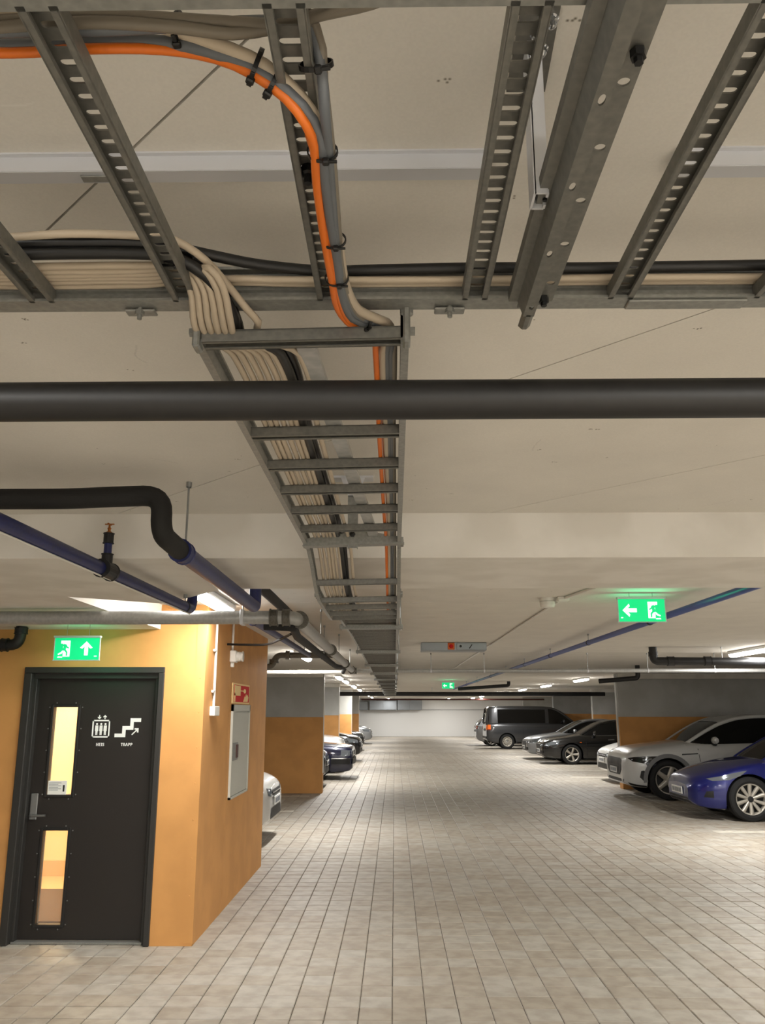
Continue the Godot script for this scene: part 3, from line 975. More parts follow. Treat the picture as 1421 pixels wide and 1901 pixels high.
func build_cars() -> void:
	var R := "cars parked along the right of the aisle"
	var Lg := "cars parked along the left of the aisle"
	make_car(sedan_blue(), "car", "shiny blue saloon car with silver ten-spoke wheels, nearest on the right", V3(4.83, 0, -15.1), 0.0, R)
	make_car(suv_white(), "car", "white sport utility car with black grille between the blue car and the orange pillar", V3(4.60, 0, -18.42), 0.0, R)
	make_car(hatch("paint white", {"wheel": "five"}), "car", "small white car whose nose peeks out behind the white sport utility car", V3(5.25, 0, -22.2), 0.0, R)
	make_car(saloon("paint black"), "car", "black saloon car with five-spoke alloy wheels beyond the orange pillar", V3(4.90, 0, -29.75), 0.0, R)
	make_car(saloon("paint silver", {"roof_part": 0.7}), "car", "silver car parked just beyond the black saloon, hood and windscreen showing", V3(4.82, 0, -32.5), 0.0, R)
	make_car(van_grey(), "van", "dark grey van with orange tail lights reversed into its bay", V3(4.28 + 4.90, 0, -41.4), PI, R)
	make_car(hatch("paint silver"), "car", "silver hatchback with high tail lights half hidden behind the grey van", V3(4.12 + 4.15, 0, -44.6), PI, R)
	make_car(hatch("paint white"), "car", "white car nose just showing past the edge of the orange stair core", V3(-1.66, 0, -12.3), PI, Lg)
	make_car(hatch("paint dark", {"plates": [["front", 0.53]]}), "car", "dark grey car nearest behind the first orange and grey fin wall", V3(-1.60, 0, -20.75), PI, Lg)
	make_car(saloon("paint navy", {
		"wheel": "five", "plates": [["front", 0.50]],
		"top": [0, 0.72, 0.02, 0.80, 0.1, 0.84, 0.4, 0.88, 0.9, 0.93, 1.35, 0.97, 3.5, 1.02, 4.1, 1.03, 4.5, 1.01, 4.6, 0.85],
		"shoulder": [0, 0.68, 0.02, 0.76, 0.1, 0.80, 0.4, 0.83, 0.9, 0.87, 1.35, 0.90, 2.6, 0.94, 3.5, 0.96, 4.1, 0.97, 4.5, 0.95, 4.6, 0.8],
		"half_width": [0, 0.74, 0.02, 0.79, 0.08, 0.83, 0.2, 0.86, 0.5, 0.88, 0.9, 0.89, 2.4, 0.90, 3.8, 0.89, 4.3, 0.85, 4.52, 0.77, 4.6, 0.64],
		"details": [
			["headlight", "lamp lens", "side", 0.006, true, [[0.01, 0.60, 0.30, 0.61, 0.30, 0.75, 0.03, 0.735]]],
			["headlight_front", "lamp lens", "front", 0.006, true, [[0.48, 0.60, 0.76, 0.60, 0.74, 0.72, 0.48, 0.72]]],
			["grille", "trim black", "front", 0.008, false, [[-0.42, 0.60, 0.42, 0.60, 0.42, 0.71, -0.42, 0.71]]],
			["bumper", "trim black", "side", 0.03, true, [[0.0, 0.40, 0.55, 0.40, 0.55, 0.55, 0.0, 0.55]]],
			["front_bumper", "trim black", "front", 0.04, false, [[-0.80, 0.40, 0.80, 0.40, 0.80, 0.55, -0.80, 0.55]]],
			["bumper_strip", "chrome", "side", 0.034, true, [[0.0, 0.53, 0.55, 0.53, 0.55, 0.55, 0.0, 0.55]]],
			["door_gap", "trim black", "side", 0.003, true, [gap(1.45, 0.3, 1.42, 0.86), gap(2.5, 0.3, 2.48, 0.9)]],
		]}), "car", "dark blue car with a large pale headlight beside the dark grey car", V3(-1.08, 0, -23.2), PI, Lg)
	var tall := suv_white()
	tall.details = tall.details + [["indicator", "indicator amber", "side", 0.012, true, [[0.46, 0.72, 0.56, 0.73, 0.60, 0.79, 0.50, 0.785]]]]
	make_car(tall, "car", "white car with bright hood third in the row behind the first fin wall", V3(-1.46, 0, -25.6), PI, Lg)
	make_car(hatch("paint black", {"wheel": "five"}), "car", "black car with shiny hood between the second and third fin walls", V3(-1.18, 0, -31.2), PI, Lg)
	make_car(saloon("paint dark"), "car", "dark silver car in front of the last fin wall on the left", V3(-1.38, 0, -39.2), PI, Lg)
	make_car(hatch("paint silver", {"wheel": "five"}), "car", "silver car farthest away on the left near the white back wall", V3(-1.24, 0, -47.2), PI, Lg)

# ------------------------------------------------------------------ the setting
func setup_view() -> void:
	var cam := Camera3D.new()
	cam.name = "camera"
	add_child(cam)
	cam.position = V3(0, 1.72, 0)
	cam.rotation = V3(deg_to_rad(13.3254), deg_to_rad(0.8041), 0)
	cam.fov = rad_to_deg(2.0 * atan(950.5 / 1560.0))
	cam.near = 0.02
	cam.current = true
	var e := Environment.new()
	e.background_mode = Environment.BG_COLOR
	e.background_color = Color(0.02, 0.02, 0.02)
	e.tonemap_mode = Environment.TONE_MAPPER_LINEAR
	e.tonemap_exposure = EXPOSURE
	e.sdfgi_enabled = true
	e.ssao_enabled = true
	e.ssil_enabled = true
	var w := WorldEnvironment.new()
	w.name = "environment"
	w.environment = e
	add_child(w)

func solid(called: String, m: String, parent: Node, c: Vector3, s: Vector3, bev := 0.0) -> MeshInstance3D:
	var st := begin()
	box(st, c, s, bev)
	return put(st, called, M[m], parent)

const XL := -7.2
const XR := 10.9
const NEAR_D := -6.5

func build_floor() -> void:
	var fl := structure("floor", "grey concrete block paving of the car park")
	var far_from := 37.0
	solid("joint_bed", "joint sand", fl, V3((XL + XR) / 2, -0.06, -(far_from + NEAR_D) / 2), V3(XR - XL, 0.106, far_from - NEAR_D))
	solid("far_paving", "far paving", fl, V3((XL + XR) / 2, -0.06, -(far_from + BACK_D) / 2 - 0.25), V3(XR - XL, 0.12, BACK_D - far_from + 0.5))
	var px := 0.196
	var pd := 0.208
	var st := begin()
	var hx := px / 2 - 0.0020
	var hz := pd / 2 - 0.0034
	var b := 0.005
	flat(st)
	var t := [V3(-hx + b, 0, -hz + b), V3(hx - b, 0, -hz + b), V3(hx - b, 0, hz - b), V3(-hx + b, 0, hz - b)]
	var u := [V3(-hx, -b * 0.8, -hz), V3(hx, -b * 0.8, -hz), V3(hx, -b * 0.8, hz), V3(-hx, -b * 0.8, hz)]
	quad(st, t[0], t[1], t[2], t[3])
	for k in 4:
		var k2 := (k + 1) % 4
		quad(st, t[k], u[k], u[k2], t[k2])
		var dn := V3(0, -0.012, 0)
		quad(st, u[k], u[k] + dn, u[k2] + dn, u[k2])
	st.generate_normals()
	var slab := st.commit()
	var rng := RandomNumberGenerator.new()
	rng.seed = 4
	var parts := []
	var field := []
	var d := NEAR_D + 0.3
	var row := 0
	while d < far_from:
		var x := XL + 0.1
		# keep a joint at x = -0.02 as in the photograph
		x = -0.02 + px / 2 - px * floor((-0.02 - XL) / px) + px
		while x < XR - 0.1:
			var in_core: bool = x < CORE_X - 0.05 and d > WALL_D + 0.15 and d < 10.2
			if not in_core:
				var depth := d * 0.973 - 0.39
				var seen: bool = d > 5.12 and absf(x - 0.01 * d) < 0.46 * depth + 0.1
				(parts if seen and parts.size() < 300 else field).append([x + rng.randf_range(-0.0006, 0.0006), rng.randf_range(-0.0012, 0.0012), d + rng.randf_range(-0.001, 0.001), rng.randf(), rng.randf_range(-0.006, 0.006)])
			x += px
		d += pd
		row += 1
	for p in parts:
		var o := put_mesh(slab, "paver", M["paver %d" % int(p[3] * 3.999)], fl)
		o.position = V3(p[0], p[1], -p[2])
		o.rotation.y = p[4]
	var mm := MultiMesh.new()
	mm.transform_format = MultiMesh.TRANSFORM_3D
	mm.use_colors = true
	mm.mesh = slab
	mm.instance_count = field.size()
	for i in field.size():
		var p: Array = field[i]
		mm.set_instance_transform(i, Transform3D(Basis(V3(0, 1, 0), p[4]), V3(p[0], p[1], -p[2])))
		var c: Color = M["paver %d" % int(p[3] * 3.999)].albedo_color
		var bay: float = fposmod(p[2] - 12.95, 2.62)
		if (p[0] < -1.7 or p[0] > 4.6) and p[2] > 11.0 and bay < pd:
			c = Color(0.80, 0.78, 0.73)
		mm.set_instance_color(i, c.srgb_to_linear())
	var mi := MultiMeshInstance3D.new()
	mi.multimesh = mm
	mi.material_override = M["paver field"]
	mi.name = "paver_field"
	mi.set_meta("kind", "stuff")
	fl.add_child(mi)

func build_ceiling() -> void:
	var ce := structure("ceiling", "painted concrete plank ceiling")
	solid("backing_slab", "concrete ceiling", ce, V3((XL + XR) / 2, CEIL + 0.16, -(BACK_D + NEAR_D) / 2), V3(XR - XL, 0.26, BACK_D - NEAR_D + 0.4))
	# planks laid at 45 degrees over the camera, joints at x + d = k
	var rect := P2([XL, NEAR_D, XR, NEAR_D, XR, 3.62, XL, 3.62])
	var k := 0.73 - 1.65 * 9
	while k < 15.0:
		var g := 0.0022
		var a := k + g * 1.414
		var b := k + 1.65 - g * 1.414
		var strip := P2([a + 30, -30, b + 30, -30, b - 30, 30, a - 30, 30])
		for poly in Geometry2D.intersect_polygons(strip, rect):
			var st := begin()
			prism(st, poly, 0.03, plan(CEIL))
			put(st, "ceiling_plank", M["concrete ceiling"], ce)
		k += 1.65
	# planks across the aisle beyond the beam
	var st2 := begin()
	box(st2, Vector3.ZERO, V3(XR - XL, 0.03, 1.196), 0.003)
	st2.generate_normals()
	var plank := st2.commit()
	var dd := 4.35
	while dd < BACK_D:
		var o := put_mesh(plank, "ceiling_plank", M["concrete ceiling"], ce)
		o.position = V3((XL + XR) / 2, CEIL + 0.015, -(dd + 0.6))
		dd += 1.2
	# dropped beam across the aisle, joined to the soffit before the door
	var bm := structure("trim_1", "wide concrete beam crossing under the ceiling")
	var st := begin()
	prism(st, P2([XL, 3.60, XR, 3.63, XR, 4.53, -0.94, 4.56, -1.22, 4.93, -1.43, 5.20, -1.91, 4.87, -1.91, WALL_D + 0.02, XL, WALL_D + 0.02]), CEIL - SOFFIT + 0.004, plan(SOFFIT))
	put(st, "beam", M["concrete beam"], bm)
	# cross beams further down over the bays
	for q in [[18.9, XL, -1.58], [26.9, XL, -1.72], [20.0, 5.2, XR], [34.5, 7.9, XR], [43.0, 7.9, XR]]:
		var b2 := structure("trim_2")
		solid("beam", "concrete beam", b2, V3((q[1] + q[2]) / 2, 2.51, -q[0] - 0.15), V3(q[2] - q[1], 0.125, 0.34), 0.006)

func build_walls() -> void:
	var wl := structure("wall_left")
	solid("surface", "white wall", wl, V3(XL - 0.1, 1.3, -(BACK_D + NEAR_D) / 2), V3(0.2, 2.9, BACK_D - NEAR_D + 0.8))
	var wr := structure("wall_right")
	solid("surface", "white wall", wr, V3(XR + 0.1, 1.3, -(BACK_D + NEAR_D) / 2), V3(0.2, 2.9, BACK_D - NEAR_D + 0.8))
	var wb := structure("wall_back", "plain white end wall of the car park")
	solid("surface", "white wall", wb, V3((XL + XR) / 2, 1.3, -BACK_D - 0.1), V3(XR - XL + 0.4, 2.9, 0.2))
	var wn := structure("wall_near")
	solid("surface", "white wall", wn, V3((XL + XR) / 2, 1.3, -NEAR_D + 0.1), V3(XR - XL + 0.4, 2.9, 0.2))
	# fin walls between the bays: orange below, grey above, with a pale end strip
	var band := 1.59
	for q in [[18.9, -2.9, -1.565, 1], [26.9, -4.2, -1.74, 1], [34.9, -4.2, -1.74, 1], [42.9, -4.2, -1.78, 1], [20.0, 5.17, 9.2, -1], [34.5, 7.9, 10.4, -1], [43.0, 7.9, 10.4, -1], [53.0, 7.9, 10.4, -1]]:
		var f := structure("wall_fin", "")
		var w: float = q[2] - q[1]
		var xc: float = (q[1] + q[2]) / 2
		var th := 0.28
		solid("lower_band", "orange paint", f, V3(xc, band / 2, -q[0] - th / 2), V3(w, band, th), 0.004)
		solid("upper_band", "grey wall", f, V3(xc, (band + CEIL) / 2, -q[0] - th / 2), V3(w - 0.006, CEIL - band, th - 0.006), 0.004)
		var xe: float = q[2] if q[3] > 0 else q[1]
		solid("end_strip", "white plastic" if q[3] > 0 else "grey wall", f, V3(xe + 0.003 * q[3], CEIL / 2 + 0.2, -q[0] - th / 2 + 0.0), V3(0.012, CEIL - 0.42, th * 0.55), 0.002)

func build_core() -> void:
	# the orange stair and lift core: front wall with the door, aisle-side wall, lobby behind
	var f := structure("wall_core_front", "orange painted wall around the black door")
	var x0 := -2.965
	var x1 := -1.865
	var top := 2.05
	var t := 0.2
	var z := -WALL_D - t / 2
	solid("panel", "orange paint", f, V3((x1 + CORE_X) / 2, CEIL / 2, z), V3(CORE_X - x1, CEIL, t))
	solid("panel", "orange paint", f, V3((x0 + XL) / 2, CEIL / 2, z), V3(x0 - XL, CEIL, t))
	solid("panel", "orange paint", f, V3((x0 + x1) / 2, (top + CEIL) / 2, z), V3(x1 - x0, CEIL - top, t))
	var s := structure("wall_core_side", "orange painted side wall of the stair core along the aisle")
	var de := 10.23
	solid("panel", "orange paint", s, V3(CORE_X - 0.1, CEIL / 2, -(7.95 + WALL_D + t) / 2), V3(0.2, CEIL, 7.95 - WALL_D - t))
	solid("panel", "orange paint", s, V3(CORE_X - 0.1, CEIL / 2, -(7.955 + de) / 2), V3(0.2, CEIL, de - 7.955))
	var cb := structure("wall_core_back")
	solid("panel", "orange paint", cb, V3((XL + CORE_X - 0.2) / 2, CEIL / 2, -de + 0.1), V3(CORE_X - 0.2 - XL, CEIL, 0.2))
	# metal corner trim with screws
	var tr := structure("trim_3", "orange corner trim with screws")
	var st := begin()
	prism(st, P2([-0.075, -0.003, 0.004, -0.003, 0.004, 0.075, 0.0, 0.075, 0.0, 0.0, -0.075, 0.0]), CEIL - 0.06, Transform3D(Basis(V3(1, 0, 0), V3(0, 0, -1), V3(0, 1, 0)), V3(CORE_X, 0.02, -WALL_D)))
	put(st, "corner_strip", M["orange paint"], tr)
	for y in [0.35, 0.62, 0.9, 1.17, 1.44, 1.71, 1.98, 2.2]:
		st = begin()
		lathe(st, [Vector2(0.006, 0), Vector2(0.005, 0.003), Vector2(0, 0.004)], Transform3D(Basis(V3(1, 0, 0), V3(0, 0, 1), V3(0, -1, 0)), V3(CORE_X - 0.035, y, -WALL_D + 0.003)), 8)
		put(st, "screw", M["orange paint"], tr)
	# lobby seen through the panes
	var lb := structure("wall_lobby", "cream lobby behind the door")
	solid("far_wall", "lobby cream", lb, V3(-4.0, 1.3, -9.6), V3(3.6, 2.6, 0.1))
	solid("side_wall", "lobby cream", lb, V3(-1.78, 1.3, -8.35), V3(0.08, 2.6, 2.5))
	solid("other_wall", "lobby cream", lb, V3(-5.8, 1.3, -8.35), V3(0.08, 2.6, 2.5))
	solid("lobby_ceiling", "lobby cream", lb, V3(-3.8, 2.5, -8.35), V3(4.1, 0.08, 2.5))
	solid("lobby_floor", "lobby floor", lb, V3(-3.8, 0.002, -8.35), V3(4.1, 0.02, 2.5))
	solid("lobby_skirting", "lobby floor", lb, V3(-4.0, 0.09, -9.54), V3(3.5, 0.16, 0.015), 0.003)
	var mt := solid("door_mat", "door mat", null, V3(-3.3, 0.022, -8.15), V3(1.4, 0.016, 1.3), 0.004)
	tag(mt, "brown floor mat seen through the lower door pane", "mat")
	var lamp := thing("lobby_lamp", "round lamp lighting the lobby behind the door", "lamp", V3(-3.4, 2.46, -8.2))
	st = begin()
	lathe(st, [Vector2(0, -0.07), Vector2(0.12, -0.06), Vector2(0.16, -0.02), Vector2(0.16, 0)], Transform3D(), 20)
	put(st, "lamp_glass", M["lamp diffuser"], lamp)
	var ol := OmniLight3D.new()
	ol.name = "lobby_light"
	ol.light_color = Color(1.0, 0.92, 0.76)
	ol.light_energy = LOBBY
	ol.light_size = 0.1
	ol.omni_range = 12
	ol.omni_attenuation = 2.0
	ol.shadow_enabled = true
	lamp.add_child(ol)
	ol.position = V3(0, -0.2, 0)

func build_door() -> void:
	var dr := structure("door_1", "black steel door with two glazed slots")
	dr.position = V3(0, 0, -WALL_D)
	# frame: outer casing, inner stop
	var x0 := -2.985
	var x1 := -1.852
	var top := 2.066
	var st := begin()
	for q in [[x0, x0 + 0.06, 0.0, top - 0.048], [x1 - 0.045, x1, 0.0, top - 0.048], [x0, x1, top - 0.048, top]]:
		box(st, V3((q[0] + q[1]) / 2, (q[2] + q[3]) / 2, -0.03), V3(q[1] - q[0], q[3] - q[2], 0.10), 0.004)
	for q in [[x0 + 0.05, x0 + 0.085, 0.0, top - 0.09], [x1 - 0.08, x1 - 0.03, 0.0, top - 0.09], [x0 + 0.05, x1 - 0.03, top - 0.09, top - 0.035]]:
		box(st, V3((q[0] + q[1]) / 2, (q[2] + q[3]) / 2, -0.09), V3(q[1] - q[0], q[3] - q[2], 0.10), 0.003)
	put(st, "door_frame", M["frame black"], dr)
	solid("threshold", "galvanised", dr, V3((x0 + x1) / 2, 0.008, -0.09), V3(1.0, 0.016, 0.12), 0.003)
	# leaf with two openings
	var leaf := Node3D.new()
	leaf.name = "door_leaf"
	dr.add_child(leaf)
	leaf.position = V3(0, 0, -0.125)
	var lx0 := -2.903
	var lx1 := -1.945
	var y0 := 0.02
	var y1 := 1.977
	var gx0 := -2.765
	var gx1 := -2.570
	var wins := [[0.125, 0.806], [1.076, 1.750]]
	st = begin()
	for q in [[lx0, gx0, y0, y1], [gx1, lx1, y0, y1], [gx0, gx1, y0, wins[0][0]], [gx0, gx1, wins[0][1], wins[1][0]], [gx0, gx1, wins[1][1], y1]]:
		box(st, V3((q[0] + q[1]) / 2, (q[2] + q[3]) / 2, 0), V3(q[1] - q[0], q[3] - q[2], 0.05))
	put(st, "leaf_panel", M["door black"], leaf)
	for wv in wins:
		st = begin()
		var b := 0.022
		for q in [[gx0 - b, gx0, wv[0] - b, wv[1] + b], [gx1, gx1 + b, wv[0] - b, wv[1] + b], [gx0, gx1, wv[0] - b, wv[0]], [gx0, gx1, wv[1], wv[1] + b]]:
			box(st, V3((q[0] + q[1]) / 2, (q[2] + q[3]) / 2, 0.028), V3(q[1] - q[0], q[3] - q[2], 0.014), 0.003)
		put(st, "glazing_bead", M["bead black"], leaf)
		solid("pane", "pane", leaf, V3((gx0 + gx1) / 2, (wv[0] + wv[1]) / 2, 0.0), V3(gx1 - gx0, wv[1] - wv[0], 0.006))
		st = begin()
		var spots := []
		for k in 5:
			var yy: float = lerpf(wv[0], wv[1], k / 4.0)
			spots.append_array([Vector2(gx0 - 0.036, yy), Vector2(gx1 + 0.036, yy)])
		for xx in [gx0 + 0.02, gx1 - 0.02]:
			spots.append_array([Vector2(xx, wv[0] - 0.034), Vector2(xx, wv[1] + 0.034)])
		for sp in spots:
			lathe(st, [Vector2(0.0055, 0), Vector2(0.0045, 0.003), Vector2(0, 0.004)], Transform3D(Basis(V3(1, 0, 0), V3(0, 0, 1), V3(0, -1, 0)), V3(sp.x, sp.y, 0.025)), 8)
		put(st, "bead_screws", M["bolt"], leaf)
	# handle and lock plate
	var hd := Node3D.new()
	hd.name = "door_handle"
	leaf.add_child(hd)
	hd.position = V3(-2.858, 0.985, 0.025)
	st = begin()
	box(st, V3(0, 0.0, 0.006), V3(0.058, 0.20, 0.012), 0.005)
	put(st, "lock_plate", M["bolt"], hd)
	st = begin()
	tube(st, bend([V3(-0.008, -0.065, 0.01), V3(-0.008, -0.065, 0.055), V3(0.118, -0.062, 0.055)], 0.02), 0.0095, 10)
	put(st, "lever", M["bolt"], hd)
	solid("lock_edge", "white plastic", leaf, V3(lx0 - 0.006, 1.0, 0.012), V3(0.008, 1.9, 0.02), 0.001)
	# notice taped in the upper pane
	var nt := solid("notice", "paper", null, V3(-2.683, 1.128, -WALL_D - 0.093), V3(0.150, 0.105, 0.002))
	tag(nt, "small white paper notice with grey lines stuck on the upper door pane", "notice")
	st = begin()
	for k in 6:
		box(st, V3(-0.018 - (0.012 if k % 2 else 0.0), 0.036 - k * 0.011, 0.0012), V3(0.098 - (0.024 if k % 2 else 0.0), 0.0035, 0.001))
	var lines := put(st, "printed_lines", M["print grey"], nt)
	lines.position = V3(-2.683, 1.128, -WALL_D - 0.093)
	st = begin()
	box(st, V3(0.052, -0.005, 0.0012), V3(0.014, 0.05, 0.001))
	var mark := put(st, "printed_mark", M["trim black"], nt)
	mark.position = V3(-2.683, 1.128, -WALL_D - 0.093)
	# white pictograms
	var W := func(called: String, polys: Array) -> void:
		var s2 := begin()
		for p in polys:
			prism(s2, p, 0.0015, wall_frame(V3(0, 0, 0.0252)))
		put(s2, called, M["decal white"], leaf)
	var ex0 := -2.443
	var ex1 := -2.300
	var ey0 := 1.512
	var ey1 := 1.651
	var fw := 0.011
	W.call("lift_pictogram", [P2([ex0, ey0, ex1, ey0, ex1, ey0 + fw, ex0, ey0 + fw]), P2([ex0, ey1 - fw, ex1, ey1 - fw, ex1, ey1, ex0, ey1]), P2([ex0, ey0, ex0 + fw, ey0, ex0 + fw, ey1, ex0, ey1]), P2([ex1 - fw, ey0, ex1, ey0, ex1, ey1, ex1 - fw, ey1])])
	for k in 3:
		var cx := -2.406 + k * 0.0345
		var cy := 1.532
		W.call("passenger_figure", [circle(Vector2(cx, cy + 0.086), 0.0085, 12), P2([cx - 0.012, cy + 0.075, cx + 0.012, cy + 0.075, cx + 0.013, cy + 0.032, cx + 0.009, cy + 0.032, cx + 0.008, cy, cx + 0.0012, cy, cx, cy + 0.03, cx - 0.0012, cy, cx - 0.008, cy, cx - 0.009, cy + 0.032, cx - 0.013, cy + 0.032])])
	W.call("down_arrow", [P2([-2.393, 1.688, -2.386, 1.688, -2.386, 1.668, -2.376, 1.675, -2.376, 1.667, -2.3895, 1.656, -2.403, 1.667, -2.403, 1.675, -2.393, 1.668])])
	W.call("up_arrow", [P2([-2.348, 1.656, -2.341, 1.656, -2.341, 1.676, -2.331, 1.669, -2.331, 1.677, -2.3445, 1.688, -2.358, 1.677, -2.358, 1.669, -2.348, 1.676])])
	W.call("stairs_pictogram", [P2([-2.258, 1.515, -2.170, 1.515, -2.170, 1.572, -2.108, 1.572, -2.108, 1.634, -2.050, 1.634, -2.050, 1.664, -2.136, 1.664, -2.136, 1.602, -2.198, 1.602, -2.198, 1.543, -2.258, 1.543])])
	W.call("stairs_arrow", [P2([-2.122, 1.537, -2.116, 1.531, -2.078, 1.567, -2.078, 1.552, -2.066, 1.552, -2.066, 1.585, -2.099, 1.585, -2.099, 1.574, -2.085, 1.574])])
	for tx in [["HEIS", -2.369], ["TRAPP", -2.155]]:
		var tm := TextMesh.new()
		var sf := SystemFont.new()
		sf.font_names = PackedStringArray(["Droid Sans"])
		sf.font_weight = 700
		tm.font = sf
		tm.text = tx[0]
		tm.font_size = 32
		tm.pixel_size = 0.001
		tm.depth = 0.0015
		var o := put_mesh(tm, "lettering", M["decal white"], leaf)
		o.position = V3(tx[1], 1.458, 0.026)
		o.scale = V3(0.98, 1.0, 1.0)

func exit_sign(label: String, at: Vector3, man_left: bool, arrow_up: bool, hang: float) -> void:
	# hanging lit sign, 0.345 x 0.165, face towards +z; at = centre of the panel
	var s := thing("exit_sign", label, "sign", at)
	var w := 0.345
	var h := 0.165
	var st := begin()
	box(st, V3(0, h / 2 + 0.008, 0), V3(w + 0.012, 0.016, 0.04), 0.003)
	put(st, "lamp_rail", M["acrylic edge"], s)
	st = begin()
	for q in [[-w / 2 - 0.004, -h / 2, 0.008, h], [w / 2 - 0.004, -h / 2, 0.008, h]]:
		box(st, V3(q[0] + 0.004, 0, 0), V3(q[2], q[3], 0.012), 0.002)
	box(st, V3(0, -h / 2 - 0.003, 0), V3(w + 0.016, 0.006, 0.012), 0.002)
	put(st, "clear_edge", M["acrylic edge"], s)
	solid("lit_panel", "exit sign green", s, V3(0, 0, 0), V3(w - 0.004, h - 0.002, 0.01), 0.001)
	var W := func(called: String, m: String, polys: Array, z: float) -> void:
		var s2 := begin()
		for p in polys:
			prism(s2, p, 0.0015, wall_frame(V3(0, 0, z)))
		put(s2, called, M[m], s)
	var mx := -0.092 if man_left else 0.085
	var f := 1.0 if man_left else -1.0
	var mir := func(a: Array) -> PackedVector2Array:
		var b := PackedVector2Array()
		for i in range(0, a.size(), 2):
			b.append(Vector2(mx + f * a[i], a[i + 1]))
		return b
	W.call("doorway", "exit sign white", [mir.call([-0.012, -0.058, 0.040, -0.058, 0.040, 0.062, -0.030, 0.062, -0.030, 0.040, -0.012, 0.040])], 0.0052)
	W.call("running_figure", "exit sign green", [mir.call([-0.006, 0.038, 0.012, 0.034, 0.022, 0.016, 0.034, 0.010, 0.032, 0.002, 0.016, 0.006, 0.012, 0.012, 0.010, -0.006, 0.024, -0.024, 0.022, -0.052, 0.013, -0.052, 0.012, -0.028, -0.004, -0.012, -0.012, -0.03, -0.012, 0.0, -0.008, 0.018, -0.012, 0.02, -0.012, 0.03])], 0.0068)
	W.call("running_legs", "exit sign white", [mir.call([-0.014, -0.012, -0.006, -0.014, -0.020, -0.036, -0.046, -0.046, -0.050, -0.038, -0.028, -0.026]), mir.call([-0.052, -0.066, -0.014, -0.066, -0.014, -0.058, -0.046, -0.056])], 0.0068)
	var ax := 0.072 if man_left else -0.085
	var ar := [0.0, 0.056, 0.048, 0.008, 0.030, 0.002, 0.014, 0.018, 0.014, -0.048, -0.014, -0.048, -0.014, 0.018, -0.030, 0.002, -0.048, 0.008]
	var poly := PackedVector2Array()
	for i in range(0, ar.size(), 2):
		poly.append(Vector2(ax + ar[i], ar[i + 1]) if arrow_up else Vector2(ax - ar[i + 1], ar[i]))
	W.call("arrow", "exit sign white", [poly], 0.0052)
	W.call("pilot_mark", "exit sign white", [P2([0.135, -0.058, 0.155, -0.058, 0.155, -0.051, 0.135, -0.051]) if man_left else P2([-0.155, -0.058, -0.140, -0.058, -0.140, -0.051, -0.155, -0.051])], 0.0052)
	for x in [-0.085, 0.085]:
		st = begin()
		rod(st, V3(x, h / 2 + 0.014, 0), V3(x, hang - at.y, 0), 0.0018, 6)
		put(st, "suspension_wire", M["bolt"], s)
	for z in [0.03, -0.03]:
		var al := AreaLight3D.new()
		al.name = "sign_light"
		al.light_color = Color(0.25, 1.0, 0.7)
		al.light_energy = SIGN
		al.area_size = Vector2(w, h)
		al.area_range = 15
		al.area_attenuation = 2.0
		al.shadow_enabled = true
		s.add_child(al)
		al.position = V3(0, 0, z)
		al.rotation.y = PI if z > 0 else 0.0

func luminaire(label: String, x: float, d: float, energy: float, group: String) -> void:
	var s := thing("tube_luminaire", label, "ceiling light", V3(x, CEIL, -d), 0.0, group)
	var st := begin()
	box(st, V3(0, -0.0225, 0), V3(0.13, 0.045, 1.5), 0.008)
	put(st, "housing", M["lamp housing"], s)
	st = begin()
	var prof := PackedVector2Array()
	for k in 9:
		var a := PI * k / 8.0
		prof.append(Vector2(cos(a) * 0.055, -0.045 - sin(a) * 0.045))
	prism(st, prof, 1.46, Transform3D(Basis(), V3(0, 0, -0.73)))
	put(st, "lamp_diffuser", M["lamp diffuser"], s)
	var al := AreaLight3D.new()
	al.name = "tube_light"
	al.light_color = Color(1.0, 0.99, 0.972)
	al.light_energy = energy
	al.area_size = Vector2(0.11, 1.46)
	al.area_range = 40
	al.area_attenuation = 2.0
	al.shadow_enabled = true
	s.add_child(al)
	al.position = V3(0, -0.097, 0)
	al.rotation.x = -PI / 2

